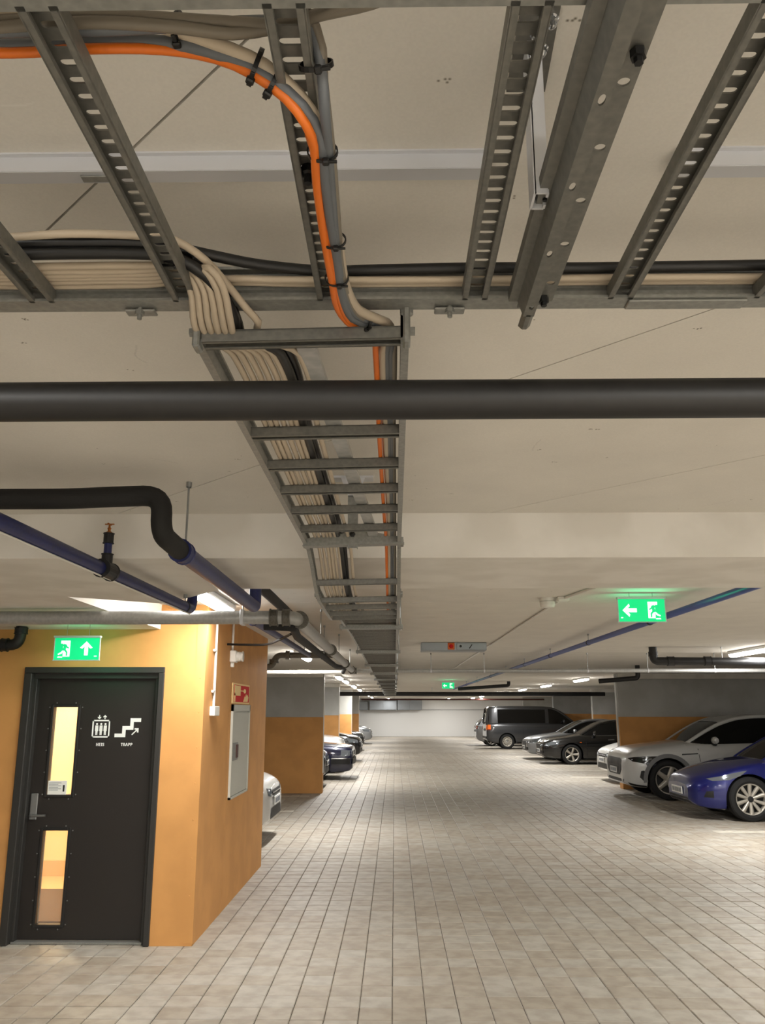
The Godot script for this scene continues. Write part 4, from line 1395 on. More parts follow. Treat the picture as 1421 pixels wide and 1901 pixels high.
func build_lights() -> void:
	var names := ["first", "second", "third", "fourth", "fifth", "sixth", "seventh", "eighth", "ninth"]
	var i := 0
	for d in [6.15, 12.8, 21.2, 24.0, 28.8, 33.8, 39.2, 45.0, 52.0]:
		luminaire("lit tube luminaire on the ceiling, %s along the left edge of the aisle" % names[i], -1.37, d, TUBE * (0.3 if i == 0 else 0.7 if i == 1 else 0.62), "tube luminaires left of the aisle")
		i += 1
	i = 0
	for d in [5.3, 11.8, 22.8, 28.1, 33.3, 38.5, 43.8, 49.0, 54.5]:
		luminaire("lit tube luminaire on the ceiling, %s along the right edge of the aisle" % names[i], 4.95, d, TUBE * (1.45 if i < 1 else 1.1 if i == 1 else 0.62), "tube luminaires right of the aisle")
		i += 1
	for q in [[-1.37, -0.6, "nearest on the left"], [4.95, -1.0, "nearest on the right"], [-1.37, -5.2, "far left"], [4.95, -5.2, "far right"], [1.8, -1.7, "nearest in the middle"], [1.8, -4.6, "far in the middle"]]:
		luminaire("lit tube luminaire on the ceiling behind the viewer, %s" % q[2], q[0], q[1], TUBE * (0.55 if q[0] < 0 else 1.45), "tube luminaires behind the viewer")
	luminaire("lit tube luminaire before the white end wall, left of the grey ducts' middle", -0.4, 57.6, TUBE * 0.52, "tube luminaires at the end wall")
	luminaire("lit tube luminaire before the white end wall, over the clear wall on the right", 3.6, 57.6, TUBE * 0.52, "tube luminaires at the end wall")
	exit_sign("lit green exit sign with an up arrow hanging over the black door", V3(-2.405, 2.178, -6.4), true, true, SOFFIT)
	exit_sign("lit green exit sign with a left arrow hanging over the aisle on the right", V3(1.818, 2.440, -6.2), false, false, CEIL)
	exit_sign("small distant green exit sign glowing over the middle of the aisle", V3(1.50, 2.41, -24.0), false, false, CEIL)

# ------------------------------------------------------------------ cable ladders
func slotted_web(st: SurfaceTool, w: float, z0: float, z1: float, y: float, pitch: float, sl: float, sw: float) -> void:
	# flat strip w wide along z with rounded slots across it, 2 mm thick
	var n := int(floor((z1 - z0) / pitch))
	var rest := (z1 - z0 - n * pitch) / 2
	var T0 := Transform3D(Basis(V3(1, 0, 0), V3(0, 0, 1), V3(0, -1, 0)), V3(0, y, 0))
	for e in [[z0, z0 + rest], [z1 - rest, z1]]:
		prism(st, P2([-w / 2, e[0], w / 2, e[0], w / 2, e[1], -w / 2, e[1]]), 0.002, T0)
	for i in n:
		var c := z0 + rest + (i + 0.5) * pitch
		var a := c - pitch / 2
		var b := c + pitch / 2
		var r := sw / 2
		for s in [1.0, -1.0]:
			var p := PackedVector2Array([Vector2(s * w / 2, a), Vector2(s * w / 2, b), Vector2(0, b), Vector2(0, c + r)])
			var ex: float = sl / 2 - r
			for k in 7:
				var t := PI / 2 - PI * k / 6.0
				p.append(Vector2(s * (ex + cos(t) * r), c + sin(t) * r))
			p.append(Vector2(0, c - r))
			p.append(Vector2(0, a))
			prism(st, p, 0.002, T0)

func slotted_rung(z0: float, z1: float) -> ArrayMesh:
	# upturned channel with lips, slots in its web; bottom at y = 0
	var st := begin()
	var w := 0.041
	slotted_web(st, w - 0.002, z0, z1, 0.0205, 0.0255, 0.027, 0.0095)
	var zc := (z0 + z1) / 2
	var l := z1 - z0
	for s in [1.0, -1.0]:
		box(st, V3(s * (w / 2 - 0.001), 0.0105, zc), V3(0.002, 0.021, l))
		box(st, V3(s * (w / 2 - 0.005), 0.001, zc), V3(0.008, 0.002, l))
		box(st, V3(s * (w / 2 - 0.0085), 0.0035, zc), V3(0.002, 0.005, l))
	st.generate_normals()
	return st.commit()

func plain_rung(x0: float, x1: float) -> ArrayMesh:
	var st := begin()
	var w := 0.034
	var xc := (x0 + x1) / 2
	var l := x1 - x0
	box(st, V3(xc, 0.0195, 0), V3(l, 0.002, w))
	for s in [1.0, -1.0]:
		box(st, V3(xc, 0.0105, s * (w / 2 - 0.001)), V3(l, 0.021, 0.002))
		box(st, V3(xc, 0.001, s * (w / 2 - 0.0045)), V3(l, 0.002, 0.008))
	st.generate_normals()
	return st.commit()

const BAR_Y := 2.37     # underside of the crossing ladder
func lad_y(d: float) -> float:
	# underside of the ladder that runs down the aisle
	return curve([1.2, 2.32, 3.1, 2.32, 3.6, 2.187, 4.35, 2.182, 5.2, 2.285, 70.0, 2.285], d)

func build_crossing_ladder() -> void:
	var t := thing("cable_ladder", "galvanised cable ladder crossing overhead with slotted rungs", "cable ladder", V3(0, BAR_Y, 0))
	var X0 := -2.6
	var X1 := 2.8
	for e in 2:
		var prof := PackedVector2Array()
		for q in [[1.246, 0.0], [1.284, 0.0], [1.284, 0.005], [1.268, 0.005], [1.268, 0.055], [1.284, 0.055], [1.284, 0.06], [1.246, 0.06], [1.246, 0.055], [1.262, 0.055], [1.262, 0.046], [1.256, 0.044], [1.256, 0.038], [1.262, 0.036], [1.262, 0.031], [1.256, 0.029], [1.256, 0.023], [1.262, 0.021], [1.262, 0.016], [1.257, 0.014], [1.257, 0.009], [1.262, 0.007], [1.262, 0.005], [1.246, 0.005]]:
			var d: float = q[0] if e == 0 else 1.912 - q[0]
			prof.append(Vector2(-d, q[1]))
		var st := begin()
		# local x -> world z, local y -> world y, extruded along -x
		prism(st, prof, X1 - X0, Transform3D(Basis(V3(0, 0, 1), V3(0, 1, 0), V3(-1, 0, 0)), V3(X1, 0, 0)))
		put(st, "side_rail", M["galvanised"], t)
	var rung := slotted_rung(-1.252, -0.66)
	for i in range(-10, 12):
		var o := put_mesh(rung, "rung", M["rung steel"], t)
		o.position = V3(-0.103 + 0.2355 * i, 0.0, 0)
	# splice plate and clips on the far rail
	var st2 := begin()
	prism(st2, rrect(0.383, 0.002, 0.575, 0.018, 0.006), 0.006, wall_frame(V3(0, 0.004, -1.284)))
	box(st2, V3(0.478, -0.002, -1.266), V3(0.192, 0.004, 0.030), 0.0015)
	put(st2, "splice_plate", M["galvanised"], t)
	for x in [-0.42, 0.093]:
		st2 = begin()
		box(st2, V3(x, -0.004, -1.280), V3(0.05, 0.004, 0.022), 0.0015)
		rod(st2, V3(x, -0.02, -1.272), V3(x, 0.012, -1.272), 0.004, 8)
		lathe(st2, [Vector2(0, -0.012), Vector2(0.008, -0.012), Vector2(0.008, -0.005), Vector2(0, -0.005)], Transform3D(Basis(), V3(x, 0, -1.272)), 6, false)
		put(st2, "hold_down_clip", M["galvanised"], t)
	# screw seen in the middle rung
	st2 = begin()
	lathe(st2, [Vector2(0.0, -0.012), Vector2(0.005, -0.012), Vector2(0.005, 0.0), Vector2(0.009, 0.002), Vector2(0.009, 0.012), Vector2(0, 0.012)], Transform3D(Basis(), V3(-0.107, 0.006, -0.93)), 8, false)
	put(st2, "screw", M["dark bolt"], t)

func build_aisle_ladder() -> void:
	var xl := -0.318
	var xr := 0.012
	var rung := plain_rung(xl, xr)
	var tilt := 0.018
	var runs := [
		["galvanised cable ladder running from the crossing ladder towards the beam", [1.285, 3.12], [1.30, 1.545, 1.79, 2.04, 2.285, 2.53, 2.80]],
		["short dropped length of cable ladder dipping under the concrete beam", [3.13, 4.36], [3.42, 3.66, 3.90, 4.14, 4.33]],
	]
	var far := []
	var d := 4.98
	while d < 31.4:
		far.append(d)
		d += 0.25
	runs.append(["long cable ladder receding down the middle of the aisle", [4.9, 31.5], far])
	var n := 0
	for r in runs:
		var t := thing("cable_ladder", r[0], "cable ladder", V3(0, lad_y(r[1][0]), -r[1][0]))
		var base := t.position
		for s in [xl, xr]:
			var line := []
			var dd: float = r[1][0]
			while dd < r[1][1]:
				line.append(dd)
				dd += 0.12 if r[1][1] < 10 else 1.5
			line.append(r[1][1])
			var st := begin()
			var w := 0.014
			var off: float = -w / 2 if s == xl else w / 2
			for i in line.size() - 1:
				var a := V3(s + off, lad_y(line[i]) + (s - xr) * tilt, -line[i]) - base
				var b := V3(s + off, lad_y(line[i + 1]) + (s - xr) * tilt, -line[i + 1]) - base
				flat(st)
				var q := []
				for p in [a, b]:
					for c in [[-w / 2, 0.0], [w / 2, 0.0], [w / 2, 0.006], [w / 2 - (0.008 if s == xl else 0.0), 0.006], [w / 2 - (0.008 if s == xl else 0.0), 0.044], [w / 2, 0.044], [w / 2, 0.05], [-w / 2, 0.05], [-w / 2, 0.044], [-w / 2 + (0.0 if s == xl else 0.008), 0.044], [-w / 2 + (0.0 if s == xl else 0.008), 0.006], [-w / 2, 0.006]]:
						q.append(p + V3(c[0], c[1], 0))
				for k in 12:
					quad(st, q[k], q[(k + 1) % 12], q[12 + (k + 1) % 12], q[12 + k])
				if i == 0 or i == line.size() - 2:
					var o := 0 if i == 0 else 12
					for k in range(1, 11):
						tri(st, q[o], q[o + k], q[o + k + 1])
			put(st, "side_rail", M["galvanised"], t)
		for rd in r[2]:
			var o := put_mesh(rung, "rung", M["rung steel"], t)
			o.position = V3(0, lad_y(rd) - tilt * xr, -rd) - base
			o.rotation.z = tilt
		# hinged couplers at the joints of the dropped length
		if n == 1:
			for s in [xl - 0.012, xr + 0.012]:
				for q in [3.14, 3.62]:
					var st := begin()
					prism(st, rrect(-0.05, 0.006, 0.05, 0.042, 0.008), 0.004, Transform3D(Basis(V3(0, 0, -1), V3(0, 1, 0), V3(1, 0, 0)), V3(s - 0.002, lad_y(q) + (s - xr) * tilt, -q) - base))
					for e in [-0.03, 0.03]:
						lathe(st, [Vector2(0.009, -0.012), Vector2(0.009, 0.012), Vector2(0, 0.012)], Transform3D(Basis(V3(0, 1, 0), V3(1, 0, 0), V3(0, 0, 1)), V3(s, lad_y(q) + 0.024 + (s - xr) * tilt, -q - e) - base), 6, false)
					put(st, "hinge_coupler", M["galvanised"], t)
		if n == 0:
			# brackets that tie the start to the crossing ladder
			for s in [xl - 0.008, xr + 0.010]:
				var st := begin()
				box(st, V3(s, 2.352 + (s - xr) * tilt, -1.292) - base, V3(0.012, 0.085, 0.034), 0.003)
				box(st, V3(s, 2.375, -1.286) - base, V3(0.022, 0.03, 0.012), 0.003)
				lathe(st, [Vector2(0.008, -0.014), Vector2(0.008, 0.014), Vector2(0, 0.014)], Transform3D(Basis(V3(0, 1, 0), V3(1, 0, 0), V3(0, 0, 1)), V3(s, 2.335, -1.292) - base), 6, false)
				put(st, "end_bracket", M["galvanised"], t)
			# divider strip lying on the rungs
			var st2 := begin()
			var prev := []
			for i in 14:
				var dd := lerpf(1.33, 3.02, i / 13.0)
				var xc := lerpf(-0.155, -0.075, i / 13.0)
				var y := lad_y(dd) + 0.0225 + (xc - xr) * tilt
				var q := []
				for c in [[-0.017, 0.0], [0.017, 0.0], [0.017, 0.012], [0.0145, 0.012], [0.0145, 0.003], [-0.0145, 0.003], [-0.0145, 0.012], [-0.017, 0.012]]:
					q.append(V3(xc + c[0], y + c[1], -dd) - base)
				if i > 0:
					flat(st2)
					for k in 8:
						quad(st2, prev[k], prev[(k + 1) % 8], q[(k + 1) % 8], q[k])
				prev = q
			put(st2, "divider_strip", M["galvanised pipe"], t)
		n += 1
	# hanger with a winged foot carrying the ladder before the beam
	var h := thing("ladder_hanger", "galvanised hanger with winged foot under the narrow ladder at the beam", "hanger", V3(-0.152, CEIL, -3.03))
	var st3 := begin()
	prism(st3, P2([-0.075, -0.008, 0.075, -0.008, 0.075, 0.0, -0.075, 0.0]), 0.06, wall_frame(V3(0, 0, -0.03)))
	box(st3, V3(0, -0.02, 0), V3(0.07, 0.03, 0.05), 0.004)
	prism(st3, P2([-0.045, -0.008, 0.045, -0.008, 0.018, -0.075, -0.018, -0.075]), 0.003, wall_frame(V3(0, 0, 0.024)))
	put(st3, "ceiling_plate", M["bright zinc"], h)
	st3 = begin()
	box(st3, V3(0, -0.14, 0.012), V3(0.036, 0.26, 0.003))
	for s in [1.0, -1.0]:
		box(st3, V3(s * 0.017, -0.14, 0.0), V3(0.003, 0.26, 0.024))
	put(st3, "hanger_post", M["galvanised"], h)
	st3 = begin()
	var wing := [-0.18, -0.262, 0.186, -0.252, 0.186, -0.232, 0.03, -0.205, 0.018, -0.196, -0.018, -0.196, -0.03, -0.205, -0.18, -0.240]
	prism(st3, P2(wing), 0.004, wall_frame(V3(0, 0, 0.02)))
	var W2 := Transform3D(Basis(V3(1, 0.027, 0).normalized(), V3(-0.027, 1, 0).normalized(), V3(0, 0, 1)), V3(0.003, -0.257, 0.0))
	box(st3, W2.origin, V3(0.372, 0.005, 0.045), 0.0015, W2.basis)
	put(st3, "winged_foot", M["galvanised"], h)
	st3 = begin()
	lathe(st3, [Vector2(0.011, 0), Vector2(0.011, 0.008), Vector2(0, 0.010)], Transform3D(Basis(V3(1, 0, 0), V3(0, 0, 1), V3(0, -1, 0)), V3(0, -0.222, 0.024)), 6, false)
	put(st3, "bolt", M["dark bolt"], h)
	# trapeze hangers along the far run
	var k := 0
	for dd in [5.6, 8.0, 10.4, 12.8, 15.2, 17.6, 20.0, 22.4, 24.8, 27.2, 29.6]:
		var tr := thing("trapeze_hanger", "thin trapeze hanger under the long cable ladder, number %s from the beam" % ["one", "two", "three", "four", "five", "six", "seven", "eight", "nine", "ten", "eleven"][k], "hanger", V3(-0.153, CEIL, -dd), 0.0, "trapeze hangers of the long cable ladder")
		st3 = begin()
		box(st3, V3(0, lad_y(dd) - CEIL - 0.022, 0), V3(0.42, 0.03, 0.041), 0.002)
		put(st3, "cross_bar", M["galvanised"], tr)
		for s in [1.0, -1.0]:
			st3 = begin()
			rod(st3, V3(s * 0.195, 0, 0), V3(s * 0.195, lad_y(dd) - CEIL - 0.045, 0), 0.004, 8)
			put(st3, "threaded_rod", M["bolt"], tr)
		k += 1

func holed_strip(st: SurfaceTool, x0: float, x1: float, y: float, z0: float, z1: float, holes: Array, rx: float, rz: float) -> void:
	# flat strip along z with oval holes through it
	var T := Transform3D(Basis(V3(1, 0, 0), V3(0, 0, 1), V3(0, -1, 0)), V3(0, y + 0.0025, 0))
	var edges := [z0]
	for i in range(holes.size() - 1):
		edges.append((holes[i] + holes[i + 1]) / 2)
	edges.append(z1)
	var c := (x0 + x1) / 2
	for i in holes.size():
		for s in [1.0, -1.0]:
			var xe: float = x1 if s > 0 else x0
			var poly := PackedVector2Array([Vector2(xe, edges[i]), Vector2(xe, edges[i + 1]), Vector2(c, edges[i + 1])])
			for k in 9:
				var t := PI / 2 - PI * k / 8.0
				poly.append(Vector2(c + s * cos(t) * rx, holes[i] + sin(t) * rz))
			poly.append(Vector2(c, edges[i]))
			prism(st, poly, 0.0025, T)

func build_supports() -> void:
	# wide cantilever arm under the crossing ladder
	var a := thing("support_arm", "wide galvanised support arm with round holes under the crossing ladder", "bracket", V3(0.212, 2.348, 0))
	var st := begin()
	var z0 := -1.215
	var z1 := -0.50
	var th := 0.0025
	# folded sheet, seen in section: [x0, y0, x1, y1]; the two flat runs with holes are made below
	for q in [[-0.031, 0.012, -0.030, 0.0], [-0.030, 0.0, -0.016, 0.0], [-0.016, 0.0, -0.0085, -0.026], [0.0085, -0.026, 0.013, 0.0], [0.038, 0.0, 0.0405, 0.010]]:
		flat(st)
		quad(st, V3(q[0], q[1], z0), V3(q[2], q[3], z0), V3(q[2], q[3], z1), V3(q[0], q[1], z1))
		quad(st, V3(q[0], q[1] + th, z0), V3(q[0], q[1] + th, z1), V3(q[2], q[3] + th, z1), V3(q[2], q[3] + th, z0))
	holed_strip(st, 0.013, 0.038, 0.0, z0, z1, [-1.157, -1.049, -0.947, -0.844, -0.741, -0.62], 0.0065, 0.0065)
	holed_strip(st, -0.0085, 0.0085, -0.026, z0, z1, [-1.185, -1.03, -0.88, -0.735, -0.59], 0.0038, 0.0085)
	put(st, "arm_profile", M["rung steel"], a)
	# tongue at the far end and bolts
	st = begin()
	box(st, V3(0, -0.019, -1.236), V3(0.019, 0.014, 0.062), 0.006)
	prism(st, P2([-0.014, -1.235, 0.03, -1.222, 0.03, z0, -0.014, z0]), 0.003, Transform3D(Basis(V3(1, 0, 0), V3(0, 0, 1), V3(0, -1, 0)), V3(0, 0.002, 0)))
	put(st, "end_tongue", M["rung steel"], a)
	for q in [[0.022, -0.004, -1.200, 0.008], [0.0265, -0.006, -0.695, 0.008]]:
		st = begin()
		lathe(st, [Vector2(0, -0.012), Vector2(q[3] * 0.6, -0.012), Vector2(q[3] * 0.6, -0.006), Vector2(q[3], -0.006), Vector2(q[3], 0.003), Vector2(0, 0.003)], Transform3D(Basis(), V3(q[0], q[1], q[2])), 6, false)
		put(st, "bolt", M["dark bolt"], a)
	# vertical pendant from the ceiling
	var p := thing("pendant_bracket", "vertical galvanised pendant channel bolted to the ceiling beside the support arm", "bracket", V3(0.1775, CEIL, -0.938))
	st = begin()
	prism(st, P2([-0.018, -0.075, 0.036, -0.075, 0.030, 0.075, -0.018, 0.075]), 0.006, Transform3D(Basis(V3(1, 0, 0), V3(0, 0, 1), V3(0, -1, 0)), V3(0.0, 0.0, 0)))
	put(st, "ceiling_plate", M["rung steel"], p)
	st = begin()
	box(st, V3(-0.002, -0.116, 0.0), V3(0.003, 0.225, 0.036))
	for s in [1.0, -1.0]:
		box(st, V3(0.006, -0.116, s * 0.0165), V3(0.016, 0.225, 0.003))
		box(st, V3(0.014, -0.116, s * 0.012), V3(0.003, 0.225, 0.008))
	put(st, "pendant_channel", M["bright zinc"], p)
	for q in [Vector2(0.022, 0.052), Vector2(0.017, 0.004), Vector2(0.008, 0.03)]:
		st = begin()
		lathe(st, [Vector2(0, -0.020), Vector2(0.0045, -0.018), Vector2(0.0075, -0.014), Vector2(0.0078, -0.007), Vector2(0.010, -0.006)], Transform3D(Basis(), V3(q.x, 0, q.y)), 14)
		put(st, "dome_nut", M["chrome"], p)
	st = begin()
	box(st, V3(0.012, -0.205, 0.006), V3(0.014, 0.018, 0.02), 0.002)
	rod(st, V3(0.014, -0.205, -0.004), V3(0.014, -0.225, -0.004), 0.003, 8)
	put(st, "clamp_bolt", M["dark bolt"], p)
	# channel on the ceiling in two lengths
	for q in [[-1.6, 0.152, "pale ceiling channel running left above the crossing ladder"], [0.44, 1.6, "short pale ceiling channel above the crossing ladder on the right"]]:
		var cc := thing("ceiling_channel", q[2], "channel", V3(0, CEIL, -1.16), 0.0, "ceiling channels")
		st = begin()
		var w: float = q[1] - q[0]
		var xm: float = (q[0] + q[1]) / 2
		box(st, V3(xm, -0.0015, -0.004), V3(w, 0.003, 0.046))
		box(st, V3(xm, -0.0145, 0.0095), V3(w, 0.027, 0.003))
		box(st, V3(xm, -0.0275, -0.003), V3(w, 0.003, 0.026))
		box(st, V3(xm, -0.0245, -0.0175), V3(w, 0.009, 0.003))
		put(st, "channel_profile", M["bright zinc"], cc)
		for x in [-0.47, -0.12, 0.9]:
			if x > q[0] and x < q[1]:
				st = begin()
				box(st, V3(x, -0.0305, -0.006), V3(0.045, 0.003, 0.016), 0.001)
				put(st, "channel_nut", M["galvanised"], cc)

func build_cables() -> void:
	var names := {"orange": "orange cable", "grey": "grey cable", "brown grey": "grey-brown cable", "beige": "beige cable", "black": "black cable"}
	var labels := {
		0: "orange cable sweeping from the upper left and down along the middle rung",
		1: "second orange cable joining the bundle halfway along the middle rung",
		2: "thick grey cable lying beside the orange cable in the upper left sweep",
		3: "thin grey cable coming down from the top right of the middle rung",
		4: "thin grey-brown cable coming down outermost right of the middle rung",
		5: "thick beige cable sweeping above the grey cable towards the middle rung",
		6: "grey-brown cable crossing near the top edge, lowest of three",
		7: "grey cable crossing near the top edge, middle of three",
		8: "grey-brown cable crossing along the top edge, uppermost of three",
		9: "thick black cable running on to the right along the crossing ladder",
		10: "thick black cable bending down onto the narrow ladder",
		11: "beige cable bending down last, right of the black cables on the narrow ladder",
		12: "second black cable bending down beside the thick black one",
	}
	for i in CABLES.size():
		var c: Array = CABLES[i]
		var pts: Array = c[3].duplicate()
		var r: float = c[1]
		if c[2] != null:
			var tx: float = c[2]
			for d in [1.40, 1.8, 2.6, 3.0, 3.2, 3.45, 3.7, 4.0, 4.3, 4.6, 4.9, 5.2, 5.6, 9.0, 14.0, 20.0, 31.0]:
				var wob: float = sin(d * 2.3 + i * 1.7) * 0.002
				pts.append(V3(tx + (wob if d > 1.5 else 0.0), lad_y(d) + 0.0215 + r + (0.012 if i == 1 or i == 12 else 0.0) + (tx - 0.012) * 0.018, -d))
		var st := begin()
		tube(st, spline(pts, 0.025), r, 8)
		var label: String = labels.get(i, "")
		var group := "cables on the crossing ladder"
		if label == "":
			if i < 19:
				label = "beige cable in the bundle looping down over the first rung of the narrow ladder"
				group = "looping beige cables"
			else:
				label = "beige cable lying against the far rail of the crossing ladder to the right"
				group = "beige cables along the far rail"
		var o := put(st, "cable", M[c[0] + " cable"], null)
		tag(o, label, "cable", group)
	# cable ties: ring round a bundle, with a head
	var ties := [
		["cable tie round the thick beige cable near the top left", V3(-0.228, 2.428, -0.752), V3(1, 0, 0.1), 0.013, 0.020],
		["left one of two black cable ties in the middle of the sweep", V3(-0.147, 2.392, -0.765), V3(0.85, -0.25, -0.35), 0.015, 0.021],
		["right one of two black cable ties in the middle of the sweep", V3(-0.129, 2.380, -0.772), V3(0.8, -0.3, -0.45), 0.015, 0.021],
		["black cable tie on the cables right of the middle rung near the top", V3(-0.080, 2.378, -0.747), V3(0.1, -0.5, -0.8), 0.017, 0.014],
		["black cable tie where the sweeping cables meet the middle rung", V3(-0.081, 2.347, -0.845), V3(0, 0, -1), 0.0165, 0.0125],
		["black cable tie halfway down the cables on the middle rung", V3(-0.082, 2.346, -1.03), V3(0, 0, -1), 0.0165, 0.012],
		["black cable tie at the far end of the middle rung", V3(-0.084, 2.346, -1.135), V3(0, 0, -1), 0.0165, 0.012],
		["black cable tie where the bundle turns onto the narrow ladder", V3(-0.047, 2.350, -1.288), V3(0.8, 0, -0.6), 0.018, 0.015],
		["black cable tie strapping beige cables at the left rung", V3(-0.338, 2.398, -1.165), V3(0, 0, -1), 0.03, 0.012],
	]
	for q in ties:
		var t := thing("cable_tie", q[0], "cable tie", q[1], 0.0, "black cable ties")
		var ax: Vector3 = q[2].normalized()
		var u := ax.cross(V3(0, 1, 0)).normalized()
		var v := u.cross(ax).normalized()
		var loop := PackedVector3Array()
		for k in 21:
			var a := TAU * k / 20.0
			loop.append(u * cos(a) * q[3] + v * sin(a) * q[4])
		var st := begin()
		for k in 20:
			flat(st)
			var p0 := loop[k]
			var p1 := loop[k + 1]
			var o0 := p0 * 1.1
			var o1 := p1 * 1.1
			var hw := ax * 0.0026
			quad(st, o0 - hw, o0 + hw, o1 + hw, o1 - hw)
			quad(st, p0 - hw, p1 - hw, p1 + hw, p0 + hw)
			quad(st, p0 + hw, p1 + hw, o1 + hw, o0 + hw)
			quad(st, p0 - hw, o0 - hw, o1 - hw, p1 - hw)
		put(st, "strap", M["tie"], t)
		st = begin()
		box(st, -v * q[4] * 1.08 + u * 0.004, V3(0.009, 0.007, 0.008), 0.0015, Basis(ax, v, ax.cross(v)))
		box(st, -v * q[4] * 1.08 + u * 0.011, V3(0.004, 0.0025, 0.012), 0.0005, Basis(ax, v, ax.cross(v)))
		put(st, "head", M["tie"], t)

# ------------------------------------------------------------------ pipes and fittings
func pipe(called: String, label: String, m: String, pts: PackedVector3Array, r: float, sides := 16, category := "pipe") -> Node3D:
	var t := thing(called, label, category, pts[0])
	var q := PackedVector3Array()
	for p in pts:
		q.append(p - pts[0])
	var st := begin()
	tube(st, q, r, sides)
	put(st, "pipe_run", M[m], t)
	return t

func collar(t: Node3D, called: String, m: String, at: Vector3, axis: Vector3, r: float, l: float, lip := 0.0) -> void:
	var y := axis.normalized()
	var x := y.cross(V3(0.3, 1, 0.2)).normalized()
	var T := Transform3D(Basis(x, y, x.cross(y)), at - t.position)
	var st := begin()
	if lip > 0:
		lathe(st, [Vector2(0, -l / 2), Vector2(r + lip, -l / 2), Vector2(r + lip, -l / 2 + lip), Vector2(r, -l / 2 + lip * 1.4), Vector2(r, l / 2 - lip * 1.4), Vector2(r + lip, l / 2 - lip), Vector2(r + lip, l / 2), Vector2(0, l / 2)], T, 18, false)
	else:
		lathe(st, [Vector2(0, -l / 2), Vector2(r * 0.96, -l / 2), Vector2(r, -l / 2 + r * 0.06), Vector2(r, l / 2 - r * 0.06), Vector2(r * 0.96, l / 2), Vector2(0, l / 2)], T, 18, false)
	put(st, called, M[m], t)

func hanger_rod(t: Node3D, x: float, y: float, d: float, r: float, top := CEIL) -> void:
	var st := begin()
	rod(st, V3(x, y + r, -d) - t.position, V3(x, top, -d) - t.position, 0.004, 6)
	lathe(st, [Vector2(0.011, -0.02), Vector2(0.011, 0.0), Vector2(0, 0.0)], Transform3D(Basis(), V3(x, top, -d) - t.position), 8, false)
	put(st, "hanger_rod", M["bolt"], t)

